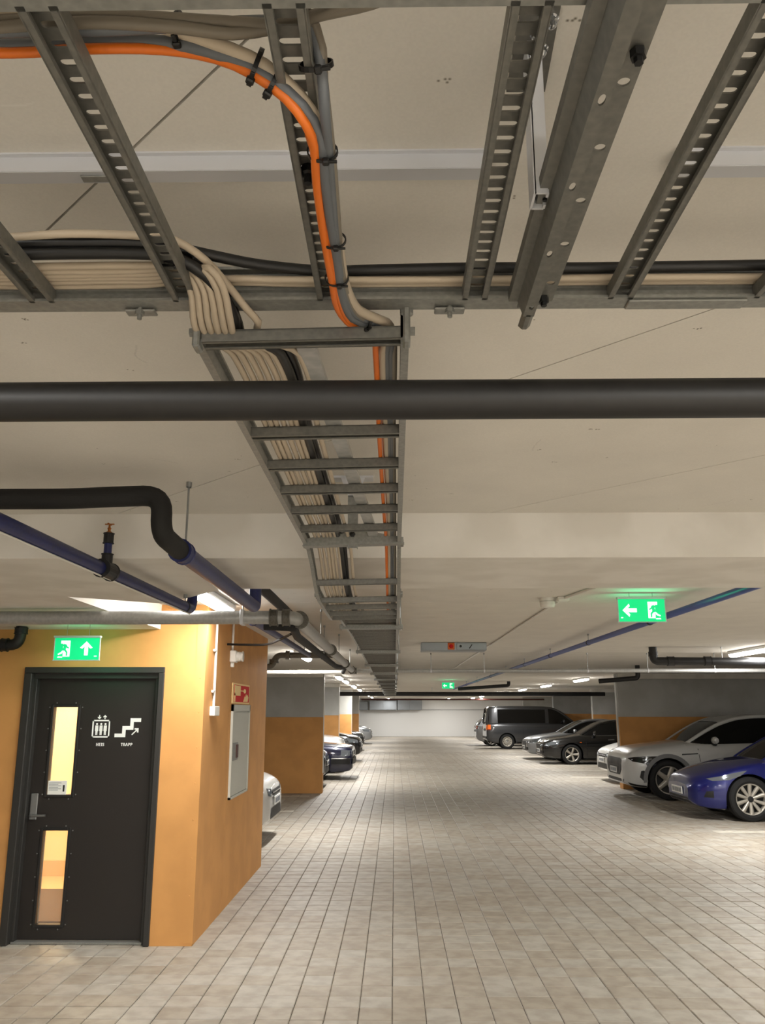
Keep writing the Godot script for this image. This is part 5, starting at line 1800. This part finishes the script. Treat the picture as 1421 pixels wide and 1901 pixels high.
func build_pipes() -> void:
	# dark steel pipe right across, just below the ladders
	var t := pipe("steel_pipe", "thick dark pipe crossing the whole view below the cable ladders", "black pipe", PackedVector3Array([V3(-3.2, 2.19, -1.236), V3(3.4, 2.195, -1.236)]), 0.031, 28)
	hanger_rod(t, -2.4, 2.19, 1.236, 0.03)
	hanger_rod(t, 2.4, 2.19, 1.236, 0.03)
	# insulated pipe that becomes blue, along the left of the ladder
	t = pipe("insulated_pipe", "black insulated pipe with a downward bend at the upper left of the door", "insulation", bend([V3(-3.4, 2.448, -2.86), V3(-1.15, 2.446, -2.85), V3(-0.99, 2.453, -2.85), V3(-0.812, 2.458, -2.85), V3(-0.808, 2.318, -2.83), V3(-0.795, 2.30, -3.06)], 0.07), 0.0365, 20)
	hanger_rod(t, -2.6, 2.448, 2.855, 0.03)
	t = pipe("blue_pipe", "thick blue pipe leading from the black insulated bend towards the core", "blue pipe", bend([V3(-0.795, 2.30, -3.05), V3(-0.799, 2.30, -4.80), V3(-0.80, 2.47, -4.80)], 0.045), 0.035, 20)
	collar(t, "socket_collar", "blue pipe", V3(-0.795, 2.30, -3.085), V3(0, 0, 1), 0.041, 0.07, 0.004)
	hanger_rod(t, -0.782, 2.30, 3.085, 0.04)
	t = pipe("insulated_pipe", "black insulated pipe beyond the beam running on from the thick blue pipe", "insulation", bend([V3(-0.80, 2.45, -4.80), V3(-0.80, 2.50, -4.80), V3(-0.865, 2.50, -4.86), V3(-0.865, 2.50, -10.6)], 0.04), 0.035, 16)
	t = pipe("blue_pipe", "slim blue pipe with a brass tap riser, ending in a bend above the door", "blue pipe", bend([V3(-1.262, 2.30, -1.2), V3(-1.25, 2.30, -2.5), V3(-1.195, 2.30, -4.93), V3(-1.19, 2.55, -4.95)], 0.06), 0.030, 18)
	# conduit strapped under it
	var st := begin()
	rod(st, V3(-1.24, 2.267, -2.55) - t.position, V3(-1.185, 2.267, -4.85) - t.position, 0.004, 6)
	put(st, "tracer_cable", M["white plastic"], t)
	collar(t, "tee_socket", "fitting", V3(-1.219, 2.30, -3.50), V3(0.02, 0, -1), 0.036, 0.12, 0.004)
	collar(t, "tee_branch", "fitting", V3(-1.219, 2.345, -3.50), V3(0, 1, 0), 0.023, 0.05, 0.003)
	collar(t, "riser", "blue pipe", V3(-1.219, 2.385, -3.50), V3(0, 1, 0), 0.0165, 0.09)
	collar(t, "riser_coupling", "fitting", V3(-1.219, 2.437, -3.50), V3(0, 1, 0), 0.021, 0.045, 0.003)
	collar(t, "clip", "fitting", V3(-1.197, 2.30, -4.78), V3(0, 0, 1), 0.033, 0.02)
	hanger_rod(t, -1.197, 2.30, 4.78, 0.025, SOFFIT)
	var tap := thing("brass_tap", "small brass tap with cross handle on top of the blue riser", "tap", V3(-1.219, 2.459, -3.50))
	st = begin()
	lathe(st, [Vector2(0, 0), Vector2(0.012, 0), Vector2(0.012, 0.006), Vector2(0.006, 0.010), Vector2(0.0065, 0.018), Vector2(0.009, 0.022), Vector2(0.005, 0.026), Vector2(0.004, 0.038), Vector2(0, 0.039)], Transform3D(), 12)
	put(st, "tap_body", M["brass"], tap)
	st = begin()
	box(st, V3(0, 0.040, 0), V3(0.042, 0.005, 0.008), 0.002)
	box(st, V3(0, 0.040, 0), V3(0.008, 0.005, 0.042), 0.002)
	put(st, "tap_handle", M["brass"], tap)
	t = pipe("blue_pipe", "short blue pipe continuing beyond the galvanised pipe beside the core", "blue pipe", PackedVector3Array([V3(-0.975, 2.325, -5.62), V3(-0.95, 2.325, -9.4)]), 0.026, 14)
	collar(t, "coupling", "blue pipe", V3(-0.974, 2.325, -5.75), V3(0, 0, 1), 0.032, 0.10, 0.004)
	hanger_rod(t, -0.96, 2.325, 8.1, 0.025)
	# galvanised sprinkler main: along x in front of the door, elbow, then away down the aisle and across
	t = pipe("galvanised_pipe", "galvanised pipe crossing in front of the door and turning away down the aisle", "galvanised pipe", bend([V3(-6.8, 2.31, -5.47), V3(-0.645, 2.31, -5.45), V3(-0.625, 2.31, -12.8)], 0.10, 8), 0.0435, 22)
	collar(t, "grooved_coupling", "cast iron", V3(-0.78, 2.31, -5.45), V3(1, 0, 0), 0.052, 0.055, 0.006)
	collar(t, "elbow_collar", "cast iron", V3(-0.630, 2.31, -5.60), V3(0, 0, 1), 0.053, 0.05, 0.005)
	collar(t, "elbow_collar", "cast iron", V3(-0.70, 2.31, -5.45), V3(1, 0, 0), 0.053, 0.05, 0.005)
	for d in [8.4, 10.9, 12.5]:
		collar(t, "grooved_coupling", "cast iron", V3(-0.628, 2.31, -d), V3(0, 0, 1), 0.051, 0.06, 0.005)
	st = begin()
	box(st, V3(-0.985, 2.31, -5.45) - t.position, V3(0.022, 0.10, 0.098), 0.004)
	put(st, "pipe_clamp", M["bright zinc"], t)
	hanger_rod(t, -0.985, 2.31, 5.45, 0.04)
	for d in [7.2, 9.6, 12.0]:
		hanger_rod(t, -0.628, 2.31, d, 0.04)
	hanger_rod(t, -3.6, 2.31, 5.46, 0.04, SOFFIT)
	t = pipe("galvanised_pipe", "long thin galvanised pipe crossing the aisle under the far ceiling", "galvanised pipe", PackedVector3Array([V3(-0.68, 2.31, -12.85), V3(10.6, 2.31, -12.85)]), 0.029, 16)
	collar(t, "tee_socket", "cast iron", V3(-0.62, 2.31, -12.85), V3(1, 0, 0), 0.05, 0.10, 0.005)
	for x in [-0.3, 0.55, 1.35, 2.9, 3.8, 4.8, 5.9, 7.2]:
		hanger_rod(t, x, 2.31, 12.85, 0.028)
		collar(t, "hanger_ring", "bright zinc", V3(x, 2.31, -12.85), V3(1, 0, 0), 0.033, 0.02)
	# insulated pipe following the main, then white pipe to the left
	t = pipe("insulated_pipe", "black insulated pipe hanging beside the galvanised main beyond the elbow", "insulation", bend([V3(-0.86, 2.268, -5.56), V3(-0.67, 2.262, -5.56), V3(-0.712, 2.25, -6.2), V3(-0.715, 2.25, -10.4), V3(-0.72, 2.33, -12.4), V3(-0.76, 2.28, -12.62)], 0.07), 0.030, 14)
	hanger_rod(t, -0.713, 2.25, 8.6, 0.03)
	t = pipe("white_pipe", "white pipe leading left from the pipe bundle to the first fin wall", "white plastic", PackedVector3Array([V3(-0.76, 2.28, -12.62), V3(-5.2, 2.28, -12.66)]), 0.026, 14)
	hanger_rod(t, -2.6, 2.28, 12.64, 0.026)
	# steel valve loop beyond the core
	t = pipe("valve_pipe", "grey steel pipe with an S-shaped valve loop beyond the stair core", "cast iron", bend([V3(-2.4, 2.29, -11.3), V3(-1.62, 2.29, -11.3), V3(-1.58, 2.44, -11.3), V3(-0.78, 2.445, -11.35)], 0.08), 0.040, 14)
	for q in [[-1.72, 2.29], [-1.42, 2.443], [-0.95, 2.445]]:
		collar(t, "flange", "cast iron", V3(q[0], q[1], -11.3), V3(1, 0, 0), 0.056, 0.05, 0.004)
	collar(t, "valve_body", "cast iron", V3(-1.60, 2.365, -11.3), V3(0, 1, 0), 0.062, 0.05, 0.006)
	hanger_rod(t, -1.2, 2.445, 11.3, 0.04)
	# thin black cable from the core wall to the bundle
	t = pipe("black_cable", "thin black cable sagging from the core wall to the pipe bundle", "insulation", spline([V3(-1.54, 2.315, -7.75), V3(-1.36, 2.30, -7.6), V3(-1.1, 2.27, -7.2), V3(-0.90, 2.26, -6.6), V3(-0.76, 2.27, -6.2)], 0.06), 0.010, 8, "cable")
	# blue pipe under the ceiling on the right
	t = pipe("blue_pipe", "long blue pipe under the ceiling receding past the right exit sign", "blue pipe bright", PackedVector3Array([V3(2.225, 2.47, -3.2), V3(2.225, 2.47, -4.0), V3(2.07, 2.47, -30.0)]), 0.0265, 14)
	t.position.y += 0.0
	for d in [5.0, 7.3, 9.6, 11.9, 14.2, 16.5, 19.0, 22.0, 25.0]:
		var bx := lerpf(2.225, 2.07, (d - 4.0) / 26.0)
		hanger_rod(t, bx, 2.47, d, 0.026)
		collar(t, "pipe_clip", "fitting", V3(bx, 2.47, -d), V3(0, 0, 1), 0.031, 0.03)
	# drain pipes on the right
	t = pipe("drain_pipe", "black drain pipe with a bend from the ceiling, running right above the white car", "fitting", bend([V3(3.52, CEIL - 0.002, -11.62), V3(3.52, 2.38, -11.62), V3(10.5, 2.34, -11.62)], 0.07), 0.054, 18)
	collar(t, "socket", "fitting", V3(3.52, 2.475, -11.62), V3(0, 1, 0), 0.062, 0.06, 0.004)
	for x in [3.75, 4.25]:
		collar(t, "socket", "fitting", V3(x, 2.379, -11.62), V3(1, 0, 0), 0.062, 0.09, 0.004)
	for x in [4.45, 6.2, 7.6]:
		hanger_rod(t, x, 2.375, 11.62, 0.05)
	t = pipe("drain_pipe", "short black drain pipe hanging near the top of the orange and grey pillar", "fitting", bend([V3(4.62, CEIL - 0.002, -16.3), V3(4.62, 2.33, -16.3), V3(3.95, 2.28, -16.6)], 0.06), 0.045, 14)
	t = pipe("drain_pipe", "small distant black drain pipe slanting down from the ceiling over the van", "fitting", bend([V3(3.35, CEIL - 0.002, -25.2), V3(3.35, 2.45, -25.2), V3(1.9, 2.36, -25.6)], 0.06), 0.05, 12)
	# black and rust pipes far down the aisle
	t = pipe("black_drain", "long black pipe crossing the aisle far away under the ceiling", "fitting", PackedVector3Array([V3(-3.0, 2.34, -32.0), V3(7.8, 2.33, -32.0)]), 0.075, 14)
	for x in [-2.0, 0.1, 1.4, 2.5, 3.8, 5.4]:
		hanger_rod(t, x, 2.34, 32.0, 0.07)
	t = pipe("rust_pipe", "thin rust-brown pipe crossing in front of the white end wall", "red brown pipe", PackedVector3Array([V3(-1.9, 2.36, -49.0), V3(8.5, 2.36, -49.0)]), 0.045, 12)
	for x in [0.0, 3.0, 6.0]:
		hanger_rod(t, x, 2.36, 49.0, 0.04)
	# trap at the far left over the door
	t = pipe("drain_trap", "short black drain bend at the left edge beside the exit sign", "fitting", bend([V3(-2.94, SOFFIT, -6.62), V3(-2.95, 2.225, -6.62), V3(-3.8, 2.225, -6.62)], 0.07), 0.043, 16)
	collar(t, "socket", "fitting", V3(-2.942, 2.335, -6.62), V3(0, 1, 0), 0.050, 0.05, 0.004)
	collar(t, "socket", "fitting", V3(-3.06, 2.225, -6.62), V3(1, 0, 0), 0.050, 0.05, 0.004)

func build_fittings() -> void:
	# on the side of the core
	var X := CORE_X
	var fs := thing("fire_hose_sign", "red and cream fire hose sign above the cabinet on the core wall", "sign", V3(X, 1.885, -8.53))
	var S := fr(V3(0, 0, 0), V3(0, 0, -1), V3(0, 1, 0))     # x away from the camera, y up, z out of the wall (negative local x)
	# local frame: u along -z, v up, out = +x
	var face := Transform3D(Basis(V3(0, 0, -1), V3(0, 1, 0), V3(1, 0, 0)), V3(0.0, 0, 0))
	var st := begin()
	prism(st, P2([-0.47, -0.096, 0.47, -0.096, 0.47, 0.096, -0.47, 0.096]), 0.006, face)
	put(st, "sign_plate", M["cream print"], fs)
	st = begin()
	prism(st, P2([-0.40, -0.080, 0.44, -0.080, 0.44, 0.080, -0.40, 0.080]), 0.0075, face)
	put(st, "red_field", M["red"], fs)
	st = begin()
	prism(st, P2([-0.38, -0.02, -0.06, -0.02, -0.06, 0.075, -0.38, 0.075]), 0.009, face)
	prism(st, P2([-0.38, -0.078, -0.33, -0.078, -0.33, 0.0, -0.38, 0.0]), 0.009, face)
	prism(st, P2([-0.06, 0.025, 0.10, 0.025, 0.10, 0.033, -0.06, 0.033]), 0.009, face)
	prism(st, circle(Vector2(0.17, 0.03), 0.022, 12), 0.009, Transform3D(face.basis * Basis.from_scale(V3(3.2, 1, 1)), V3(0.0, 0, 0.37)))
	put(st, "hose_symbol", M["cream print"], fs)
	st = begin()
	prism(st, P2([0.10, -0.075, 0.36, -0.075, 0.40, -0.03, 0.34, 0.0, 0.30, -0.02, 0.26, 0.005, 0.22, -0.03, 0.18, -0.02]), 0.009, face)
	put(st, "flame_symbol", M["cream print"], fs)
	var cb := thing("hose_cabinet", "tall narrow white fire hose cabinet let into the core wall", "cabinet", V3(X, 0.928, -8.53))
	st = begin()
	for q in [[-0.475, -0.445, 0.0, 0.852], [0.445, 0.475, 0.0, 0.852], [-0.475, 0.475, 0.0, 0.02], [-0.475, 0.475, 0.79, 0.852]]:
		prism(st, P2([q[0], q[2], q[1], q[2], q[1], q[3], q[0], q[3]]), 0.022, face)
	put(st, "cabinet_frame", M["cabinet white"], cb)
	st = begin()
	prism(st, P2([-0.438, 0.026, 0.438, 0.026, 0.438, 0.776, -0.438, 0.776]), 0.014, face)
	var dd := put(st, "cabinet_door", M["cabinet white"], cb)
	st = begin()
	prism(st, P2([-0.40, 0.34, -0.14, 0.34, -0.14, 0.50, -0.40, 0.50]), 0.018, face)
	put(st, "handle_recess", M["galvanised"], dd)
	st = begin()
	prism(st, P2([-0.24, 0.36, -0.15, 0.36, -0.15, 0.48, -0.24, 0.48]), 0.024, face)
	put(st, "handle_latch", M["red brown pipe"], dd)
	st = begin()
	prism(st, P2([-0.46, 0.01, 0.46, 0.01, 0.46, 0.84, -0.46, 0.84]), 0.002, face)
	put(st, "cabinet_back", M["cabinet white"], cb)
	# switch with its conduit
	var sw := thing("wall_switch", "white square switch box at the end of a white conduit on the core edge", "switch", V3(X, 1.72, -7.21))
	st = begin()
	box(st, V3(0.022, 0, 0), V3(0.044, 0.078, 0.20), 0.005)
	put(st, "switch_box", M["white plastic"], sw)
	st = begin()
	rod(st, V3(0.012, 0.039, 0), V3(0.012, 0.80, 0), 0.011, 10)
	put(st, "conduit", M["white plastic"], sw)
	for y in [0.16, 0.5]:
		st = begin()
		box(st, V3(0.010, y, 0.03), V3(0.02, 0.02, 0.075), 0.003)
		put(st, "conduit_clip", M["white plastic"], sw)
	# siren
	var si := thing("fire_siren", "white wall siren below a thin conduit on the core wall", "siren", V3(X, 2.215, -7.93))
	st = begin()
	box(st, V3(0.03, 0, 0), V3(0.06, 0.11, 0.11), 0.008)
	put(st, "siren_base", M["white plastic"], si)
	st = begin()
	lathe(st, [Vector2(0, 0.06), Vector2(0.045, 0.06), Vector2(0.047, 0.085), Vector2(0.040, 0.10), Vector2(0.048, 0.105), Vector2(0.048, 0.118), Vector2(0, 0.12)], Transform3D(Basis(V3(0, 1, 0), V3(1, 0, 0), V3(0, 0, 1)), Vector3.ZERO), 18)
	put(st, "siren_horn", M["white plastic"], si)
	st = begin()
	rod(st, V3(0.015, 0.055, 0), V3(0.015, 0.35, 0), 0.011, 10)
	box(st, V3(0.018, -0.075, 0), V3(0.03, 0.045, 0.04), 0.005)
	put(st, "conduit", M["white plastic"], si)
	# smoke detector with its conduit
	var sm := thing("smoke_detector", "white round smoke detector base on the ceiling left of the exit sign", "detector", V3(1.185, CEIL, -6.5))
	st = begin()
	lathe(st, [Vector2(0, -0.075), Vector2(0.05, -0.072), Vector2(0.058, -0.055), Vector2(0.058, 0.0), Vector2(0, 0.0)], Transform3D(), 24)
	put(st, "detector_body", M["white plastic"], sm)
	st = begin()
	lathe(st, [Vector2(0.0585, -0.03), Vector2(0.061, -0.03), Vector2(0.061, -0.024), Vector2(0.0585, -0.024)], Transform3D(), 24, false)
	put(st, "detector_ring", M["cabinet white"], sm)
	var cd := thing("ceiling_conduit", "pale conduit bent around the detector and running away along the ceiling", "conduit", V3(1.29, CEIL, -6.45))
	st = begin()
	tube(st, bend([V3(0.55, -0.013, 0.75), V3(0.12, -0.013, 0.70), V3(0.0, -0.013, 0.0), V3(-0.09, -0.013, -11.4)], 0.04), 0.011, 8)
	put(st, "conduit_tube", M["white plastic"], cd)
	st = begin()
	box(st, V3(0.0, -0.018, 0.02), V3(0.09, 0.036, 0.09), 0.006)
	put(st, "junction_box", M["white plastic"], cd)
	# ventilation unit on the ceiling
	var jf := thing("control_box", "flat grey ceiling control box with an orange switch over the aisle", "box", V3(0.755, CEIL, -10.95))
	st = begin()
	box(st, V3(0, -0.052, 0), V3(0.83, 0.104, 0.34), 0.006)
	put(st, "casing", M["duct"], jf)
	st = begin()
	box(st, V3(0.22, -0.054, 0.172), V3(0.37, 0.086, 0.012), 0.004)
	put(st, "cover", M["duct"], jf)
	st = begin()
	box(st, V3(-0.035, -0.05, 0.176), V3(0.085, 0.085, 0.012), 0.004)
	var sb := put(st, "switch_plate", M["indicator amber"], jf)
	st = begin()
	lathe(st, [Vector2(0.026, 0), Vector2(0.022, 0.02), Vector2(0, 0.022)], Transform3D(Basis(V3(1, 0, 0), V3(0, 0, 1), V3(0, -1, 0)), V3(-0.035, -0.05, 0.182)), 14)
	put(st, "rotary_knob", M["red"], sb)
	st = begin()
	prism(st, circle(Vector2(0.085, -0.05), 0.016, 12), 0.01, wall_frame(V3(0, 0, 0.17)))
	prism(st, P2([0.19, -0.075, 0.20, -0.082, 0.235, -0.03, 0.225, -0.025]), 0.004, wall_frame(V3(0, 0, 0.178)))
	put(st, "markings", M["trim black"], jf)
	# ducts on the end wall
	var vd := thing("ventilation_duct", "grey sheet metal ventilation ducts high on the white end wall", "duct", V3(-0.9, 1.78, -BACK_D))
	for q in [[-1.75, 1.6, 0.55, 0.5], [0.1, 1.9, 0.62, 0.7], [1.95, 1.7, 0.66, 0.6]]:
		st = begin()
		box(st, V3(q[0], q[2] / 2 + 0.02, q[3] / 2), V3(q[1], q[2], q[3]), 0.01)
		for s in [-1.0, 0.0, 1.0]:
			box(st, V3(q[0] + s * q[1] * 0.48, q[2] / 2 + 0.02, q[3] / 2), V3(0.04, q[2] + 0.04, q[3] + 0.04), 0.005)
		put(st, "duct_section", M["duct"], vd)
	var wr := thing("wall_rail", "thin dark rail along the upper part of the white end wall", "rail", V3(1.0, 1.80, -BACK_D))
	st = begin()
	box(st, V3(1.5, 0, 0.02), V3(13.0, 0.03, 0.04), 0.004)
	put(st, "rail_bar", M["galvanised"], wr)

# ------------------------------------------------------------------ all together

func _ready() -> void:
	setup_view()
	make_materials()
	build_lights()
	build_floor()
	build_ceiling()
	build_walls()
	build_core()
	build_door()
	build_crossing_ladder()
	build_aisle_ladder()
	build_supports()
	build_cables()
	build_pipes()
	build_fittings()
	build_cars()

var CABLES := [
	["orange", 0.0055, -0.032, [V3(-0.458, 2.41, -0.761), V3(-0.388, 2.41, -0.761), V3(-0.334, 2.41, -0.757), V3(-0.248, 2.41, -0.759), V3(-0.19, 2.4, -0.761), V3(-0.149, 2.38, -0.762), V3(-0.115, 2.36, -0.774), V3(-0.095, 2.342, -0.792), V3(-0.089, 2.34, -0.825), V3(-0.092, 2.34, -0.894), V3(-0.093, 2.34, -1), V3(-0.091, 2.34, -1.129), V3(-0.088, 2.342, -1.227), V3(-0.068, 2.345, -1.293), V3(-0.037, 2.35, -1.323)]],
	["orange", 0.0055, -0.022, [V3(-0.094, 2.352, -0.822), V3(-0.088, 2.345, -0.86), V3(-0.088, 2.345, -0.923), V3(-0.088, 2.344, -1.006), V3(-0.086, 2.342, -1.117), V3(-0.082, 2.342, -1.218), V3(-0.068, 2.345, -1.285), V3(-0.037, 2.353, -1.323)]],
	["grey", 0.0075, -0.012, [V3(-0.461, 2.42, -0.764), V3(-0.389, 2.42, -0.762), V3(-0.336, 2.42, -0.76), V3(-0.266, 2.42, -0.759), V3(-0.218, 2.41, -0.755), V3(-0.172, 2.397, -0.758), V3(-0.132, 2.378, -0.766), V3(-0.099, 2.358, -0.784), V3(-0.082, 2.347, -0.816), V3(-0.082, 2.343, -0.878), V3(-0.082, 2.343, -0.967), V3(-0.08, 2.343, -1.073), V3(-0.08, 2.343, -1.176), V3(-0.067, 2.345, -1.262), V3(-0.037, 2.35, -1.3), V3(-0.008, 2.357, -1.331)]],
	["grey", 0.006, -0.004, [V3(-0.095, 2.42, -0.717), V3(-0.086, 2.41, -0.731), V3(-0.078, 2.39, -0.738), V3(-0.074, 2.37, -0.753), V3(-0.073, 2.35, -0.777), V3(-0.074, 2.345, -0.841), V3(-0.076, 2.345, -0.924), V3(-0.078, 2.344, -1.061), V3(-0.075, 2.345, -1.18), V3(-0.062, 2.346, -1.254), V3(-0.028, 2.352, -1.296), V3(-0.003, 2.36, -1.334)]],
	["brown grey", 0.006, 0.001, [V3(-0.09, 2.42, -0.717), V3(-0.08, 2.41, -0.731), V3(-0.074, 2.39, -0.738), V3(-0.074, 2.37, -0.76), V3(-0.072, 2.352, -0.796), V3(-0.072, 2.35, -0.867), V3(-0.074, 2.348, -0.975), V3(-0.076, 2.346, -1.093), V3(-0.07, 2.347, -1.201), V3(-0.052, 2.348, -1.268), V3(-0.023, 2.354, -1.304), V3(-0.002, 2.365, -1.346)]],
	["beige", 0.008, -0.018, [V3(-0.442, 2.43, -0.724), V3(-0.374, 2.43, -0.723), V3(-0.309, 2.43, -0.73), V3(-0.265, 2.425, -0.735), V3(-0.227, 2.42, -0.744), V3(-0.188, 2.408, -0.75), V3(-0.137, 2.389, -0.76), V3(-0.102, 2.37, -0.782), V3(-0.083, 2.352, -0.809), V3(-0.079, 2.35, -0.867), V3(-0.078, 2.35, -0.966), V3(-0.076, 2.35, -1.071), V3(-0.073, 2.35, -1.164), V3(-0.057, 2.35, -1.243), V3(-0.027, 2.352, -1.28), V3(-0.006, 2.362, -1.329)]],
	["brown grey", 0.0065, null, [V3(-0.443, 2.41, -0.73), V3(-0.372, 2.41, -0.724), V3(-0.293, 2.41, -0.722), V3(-0.223, 2.41, -0.729), V3(-0.168, 2.41, -0.738), V3(-0.122, 2.41, -0.731), V3(-0.071, 2.41, -0.714), V3(-0.021, 2.41, -0.701), V3(0.037, 2.41, -0.673)]],
	["grey", 0.0065, null, [V3(-0.445, 2.41, -0.734), V3(-0.375, 2.41, -0.731), V3(-0.296, 2.41, -0.731), V3(-0.226, 2.42, -0.738), V3(-0.157, 2.42, -0.734), V3(-0.106, 2.42, -0.732), V3(-0.043, 2.42, -0.715), V3(0.017, 2.42, -0.682)]],
	["brown grey", 0.006, null, [V3(-0.443, 2.42, -0.729), V3(-0.374, 2.42, -0.726), V3(-0.295, 2.42, -0.724), V3(-0.24, 2.42, -0.727), V3(-0.174, 2.42, -0.733), V3(-0.116, 2.41, -0.726), V3(-0.07, 2.41, -0.713), V3(-0.004, 2.41, -0.672)]],
	["black", 0.009, null, [V3(-0.674, 2.415, -1.161), V3(-0.584, 2.415, -1.146), V3(-0.476, 2.415, -1.145), V3(-0.379, 2.415, -1.149), V3(-0.329, 2.415, -1.165), V3(-0.279, 2.415, -1.188), V3(-0.216, 2.415, -1.214), V3(-0.114, 2.415, -1.235), V3(-0.026, 2.415, -1.233), V3(0.147, 2.415, -1.229), V3(0.321, 2.415, -1.231), V3(0.596, 2.415, -1.227), V3(0.791, 2.415, -1.226)]],
	["black", 0.01, -0.205, [V3(-0.671, 2.4, -1.157), V3(-0.585, 2.4, -1.152), V3(-0.477, 2.4, -1.15), V3(-0.379, 2.4, -1.153), V3(-0.331, 2.395, -1.159), V3(-0.293, 2.38, -1.182), V3(-0.272, 2.365, -1.224), V3(-0.263, 2.35, -1.269), V3(-0.263, 2.346, -1.322)]],
	["beige", 0.0065, -0.17, [V3(-0.668, 2.42, -1.146), V3(-0.581, 2.42, -1.138), V3(-0.487, 2.42, -1.129), V3(-0.375, 2.42, -1.137), V3(-0.331, 2.415, -1.142), V3(-0.292, 2.4, -1.172), V3(-0.263, 2.38, -1.22), V3(-0.239, 2.36, -1.261), V3(-0.225, 2.35, -1.285), V3(-0.233, 2.345, -1.328)]],
	["black", 0.008, -0.193, [V3(-0.695, 2.435, -1.197), V3(-0.607, 2.435, -1.194), V3(-0.496, 2.435, -1.194), V3(-0.391, 2.43, -1.188), V3(-0.334, 2.42, -1.186), V3(-0.294, 2.4, -1.221), V3(-0.271, 2.38, -1.263), V3(-0.259, 2.35, -1.289), V3(-0.257, 2.347, -1.328)]],
	["beige", 0.006, -0.288, [V3(-0.688, 2.4, -1.191), V3(-0.568, 2.4, -1.189), V3(-0.448, 2.4, -1.187), V3(-0.363, 2.4, -1.187), V3(-0.329, 2.396, -1.172), V3(-0.325, 2.382, -1.205), V3(-0.322, 2.365, -1.226), V3(-0.326, 2.345, -1.254), V3(-0.326, 2.334, -1.277), V3(-0.323, 2.333, -1.301), V3(-0.315, 2.338, -1.323)]],
	["beige", 0.006, -0.27349999999999997, [V3(-0.694, 2.4, -1.202), V3(-0.573, 2.4, -1.202), V3(-0.454, 2.4, -1.204), V3(-0.366, 2.4, -1.198), V3(-0.328, 2.396, -1.18), V3(-0.316, 2.382, -1.197), V3(-0.311, 2.365, -1.219), V3(-0.314, 2.345, -1.251), V3(-0.314, 2.334, -1.275), V3(-0.312, 2.333, -1.302), V3(-0.305, 2.338, -1.321)]],
	["beige", 0.006, -0.25899999999999995, [V3(-0.7, 2.4, -1.214), V3(-0.579, 2.4, -1.216), V3(-0.457, 2.4, -1.214), V3(-0.369, 2.4, -1.21), V3(-0.328, 2.396, -1.189), V3(-0.308, 2.382, -1.189), V3(-0.299, 2.365, -1.213), V3(-0.302, 2.345, -1.247), V3(-0.302, 2.334, -1.273), V3(-0.301, 2.333, -1.302), V3(-0.296, 2.338, -1.319)]],
	["beige", 0.006, -0.24449999999999997, [V3(-0.706, 2.4, -1.226), V3(-0.583, 2.4, -1.224), V3(-0.46, 2.4, -1.224), V3(-0.373, 2.4, -1.222), V3(-0.327, 2.396, -1.197), V3(-0.299, 2.382, -1.181), V3(-0.288, 2.365, -1.206), V3(-0.289, 2.345, -1.243), V3(-0.29, 2.334, -1.271), V3(-0.29, 2.333, -1.302), V3(-0.286, 2.338, -1.317)]],
	["beige", 0.006, -0.22999999999999998, [V3(-0.712, 2.4, -1.238), V3(-0.589, 2.4, -1.238), V3(-0.464, 2.4, -1.235), V3(-0.376, 2.4, -1.234), V3(-0.327, 2.396, -1.205), V3(-0.291, 2.382, -1.173), V3(-0.277, 2.365, -1.199), V3(-0.277, 2.345, -1.24), V3(-0.278, 2.334, -1.27), V3(-0.279, 2.333, -1.302), V3(-0.277, 2.338, -1.315)]],
	["beige", 0.006, -0.21549999999999997, [V3(-0.718, 2.4, -1.249), V3(-0.594, 2.4, -1.251), V3(-0.469, 2.4, -1.251), V3(-0.379, 2.4, -1.245), V3(-0.326, 2.396, -1.212), V3(-0.282, 2.382, -1.165), V3(-0.266, 2.365, -1.192), V3(-0.265, 2.345, -1.236), V3(-0.266, 2.334, -1.268), V3(-0.269, 2.333, -1.302), V3(-0.267, 2.338, -1.313)]],
	["beige", 0.006, null, [V3(-0.428, 2.41, -1.261), V3(-0.353, 2.405, -1.247), V3(-0.253, 2.4, -1.231), V3(-0.184, 2.4, -1.235), V3(-0.079, 2.4, -1.238), V3(0.061, 2.4, -1.239), V3(0.235, 2.4, -1.238), V3(0.408, 2.4, -1.236), V3(0.599, 2.4, -1.237), V3(0.795, 2.4, -1.237)]],
	["beige", 0.006, null, [V3(-0.432, 2.41, -1.273), V3(-0.356, 2.405, -1.26), V3(-0.255, 2.4, -1.243), V3(-0.185, 2.4, -1.247), V3(-0.08, 2.4, -1.251), V3(0.061, 2.4, -1.251), V3(0.237, 2.4, -1.25), V3(0.411, 2.4, -1.249), V3(0.604, 2.4, -1.25), V3(0.802, 2.4, -1.249)]],
	["beige", 0.0055, null, [V3(-0.43, 2.41, -1.266), V3(-0.355, 2.405, -1.252), V3(-0.254, 2.4, -1.236), V3(-0.184, 2.4, -1.24), V3(-0.079, 2.4, -1.244), V3(0.061, 2.4, -1.244), V3(0.235, 2.4, -1.243), V3(0.409, 2.4, -1.242), V3(0.601, 2.4, -1.243), V3(0.798, 2.4, -1.242)]],
]
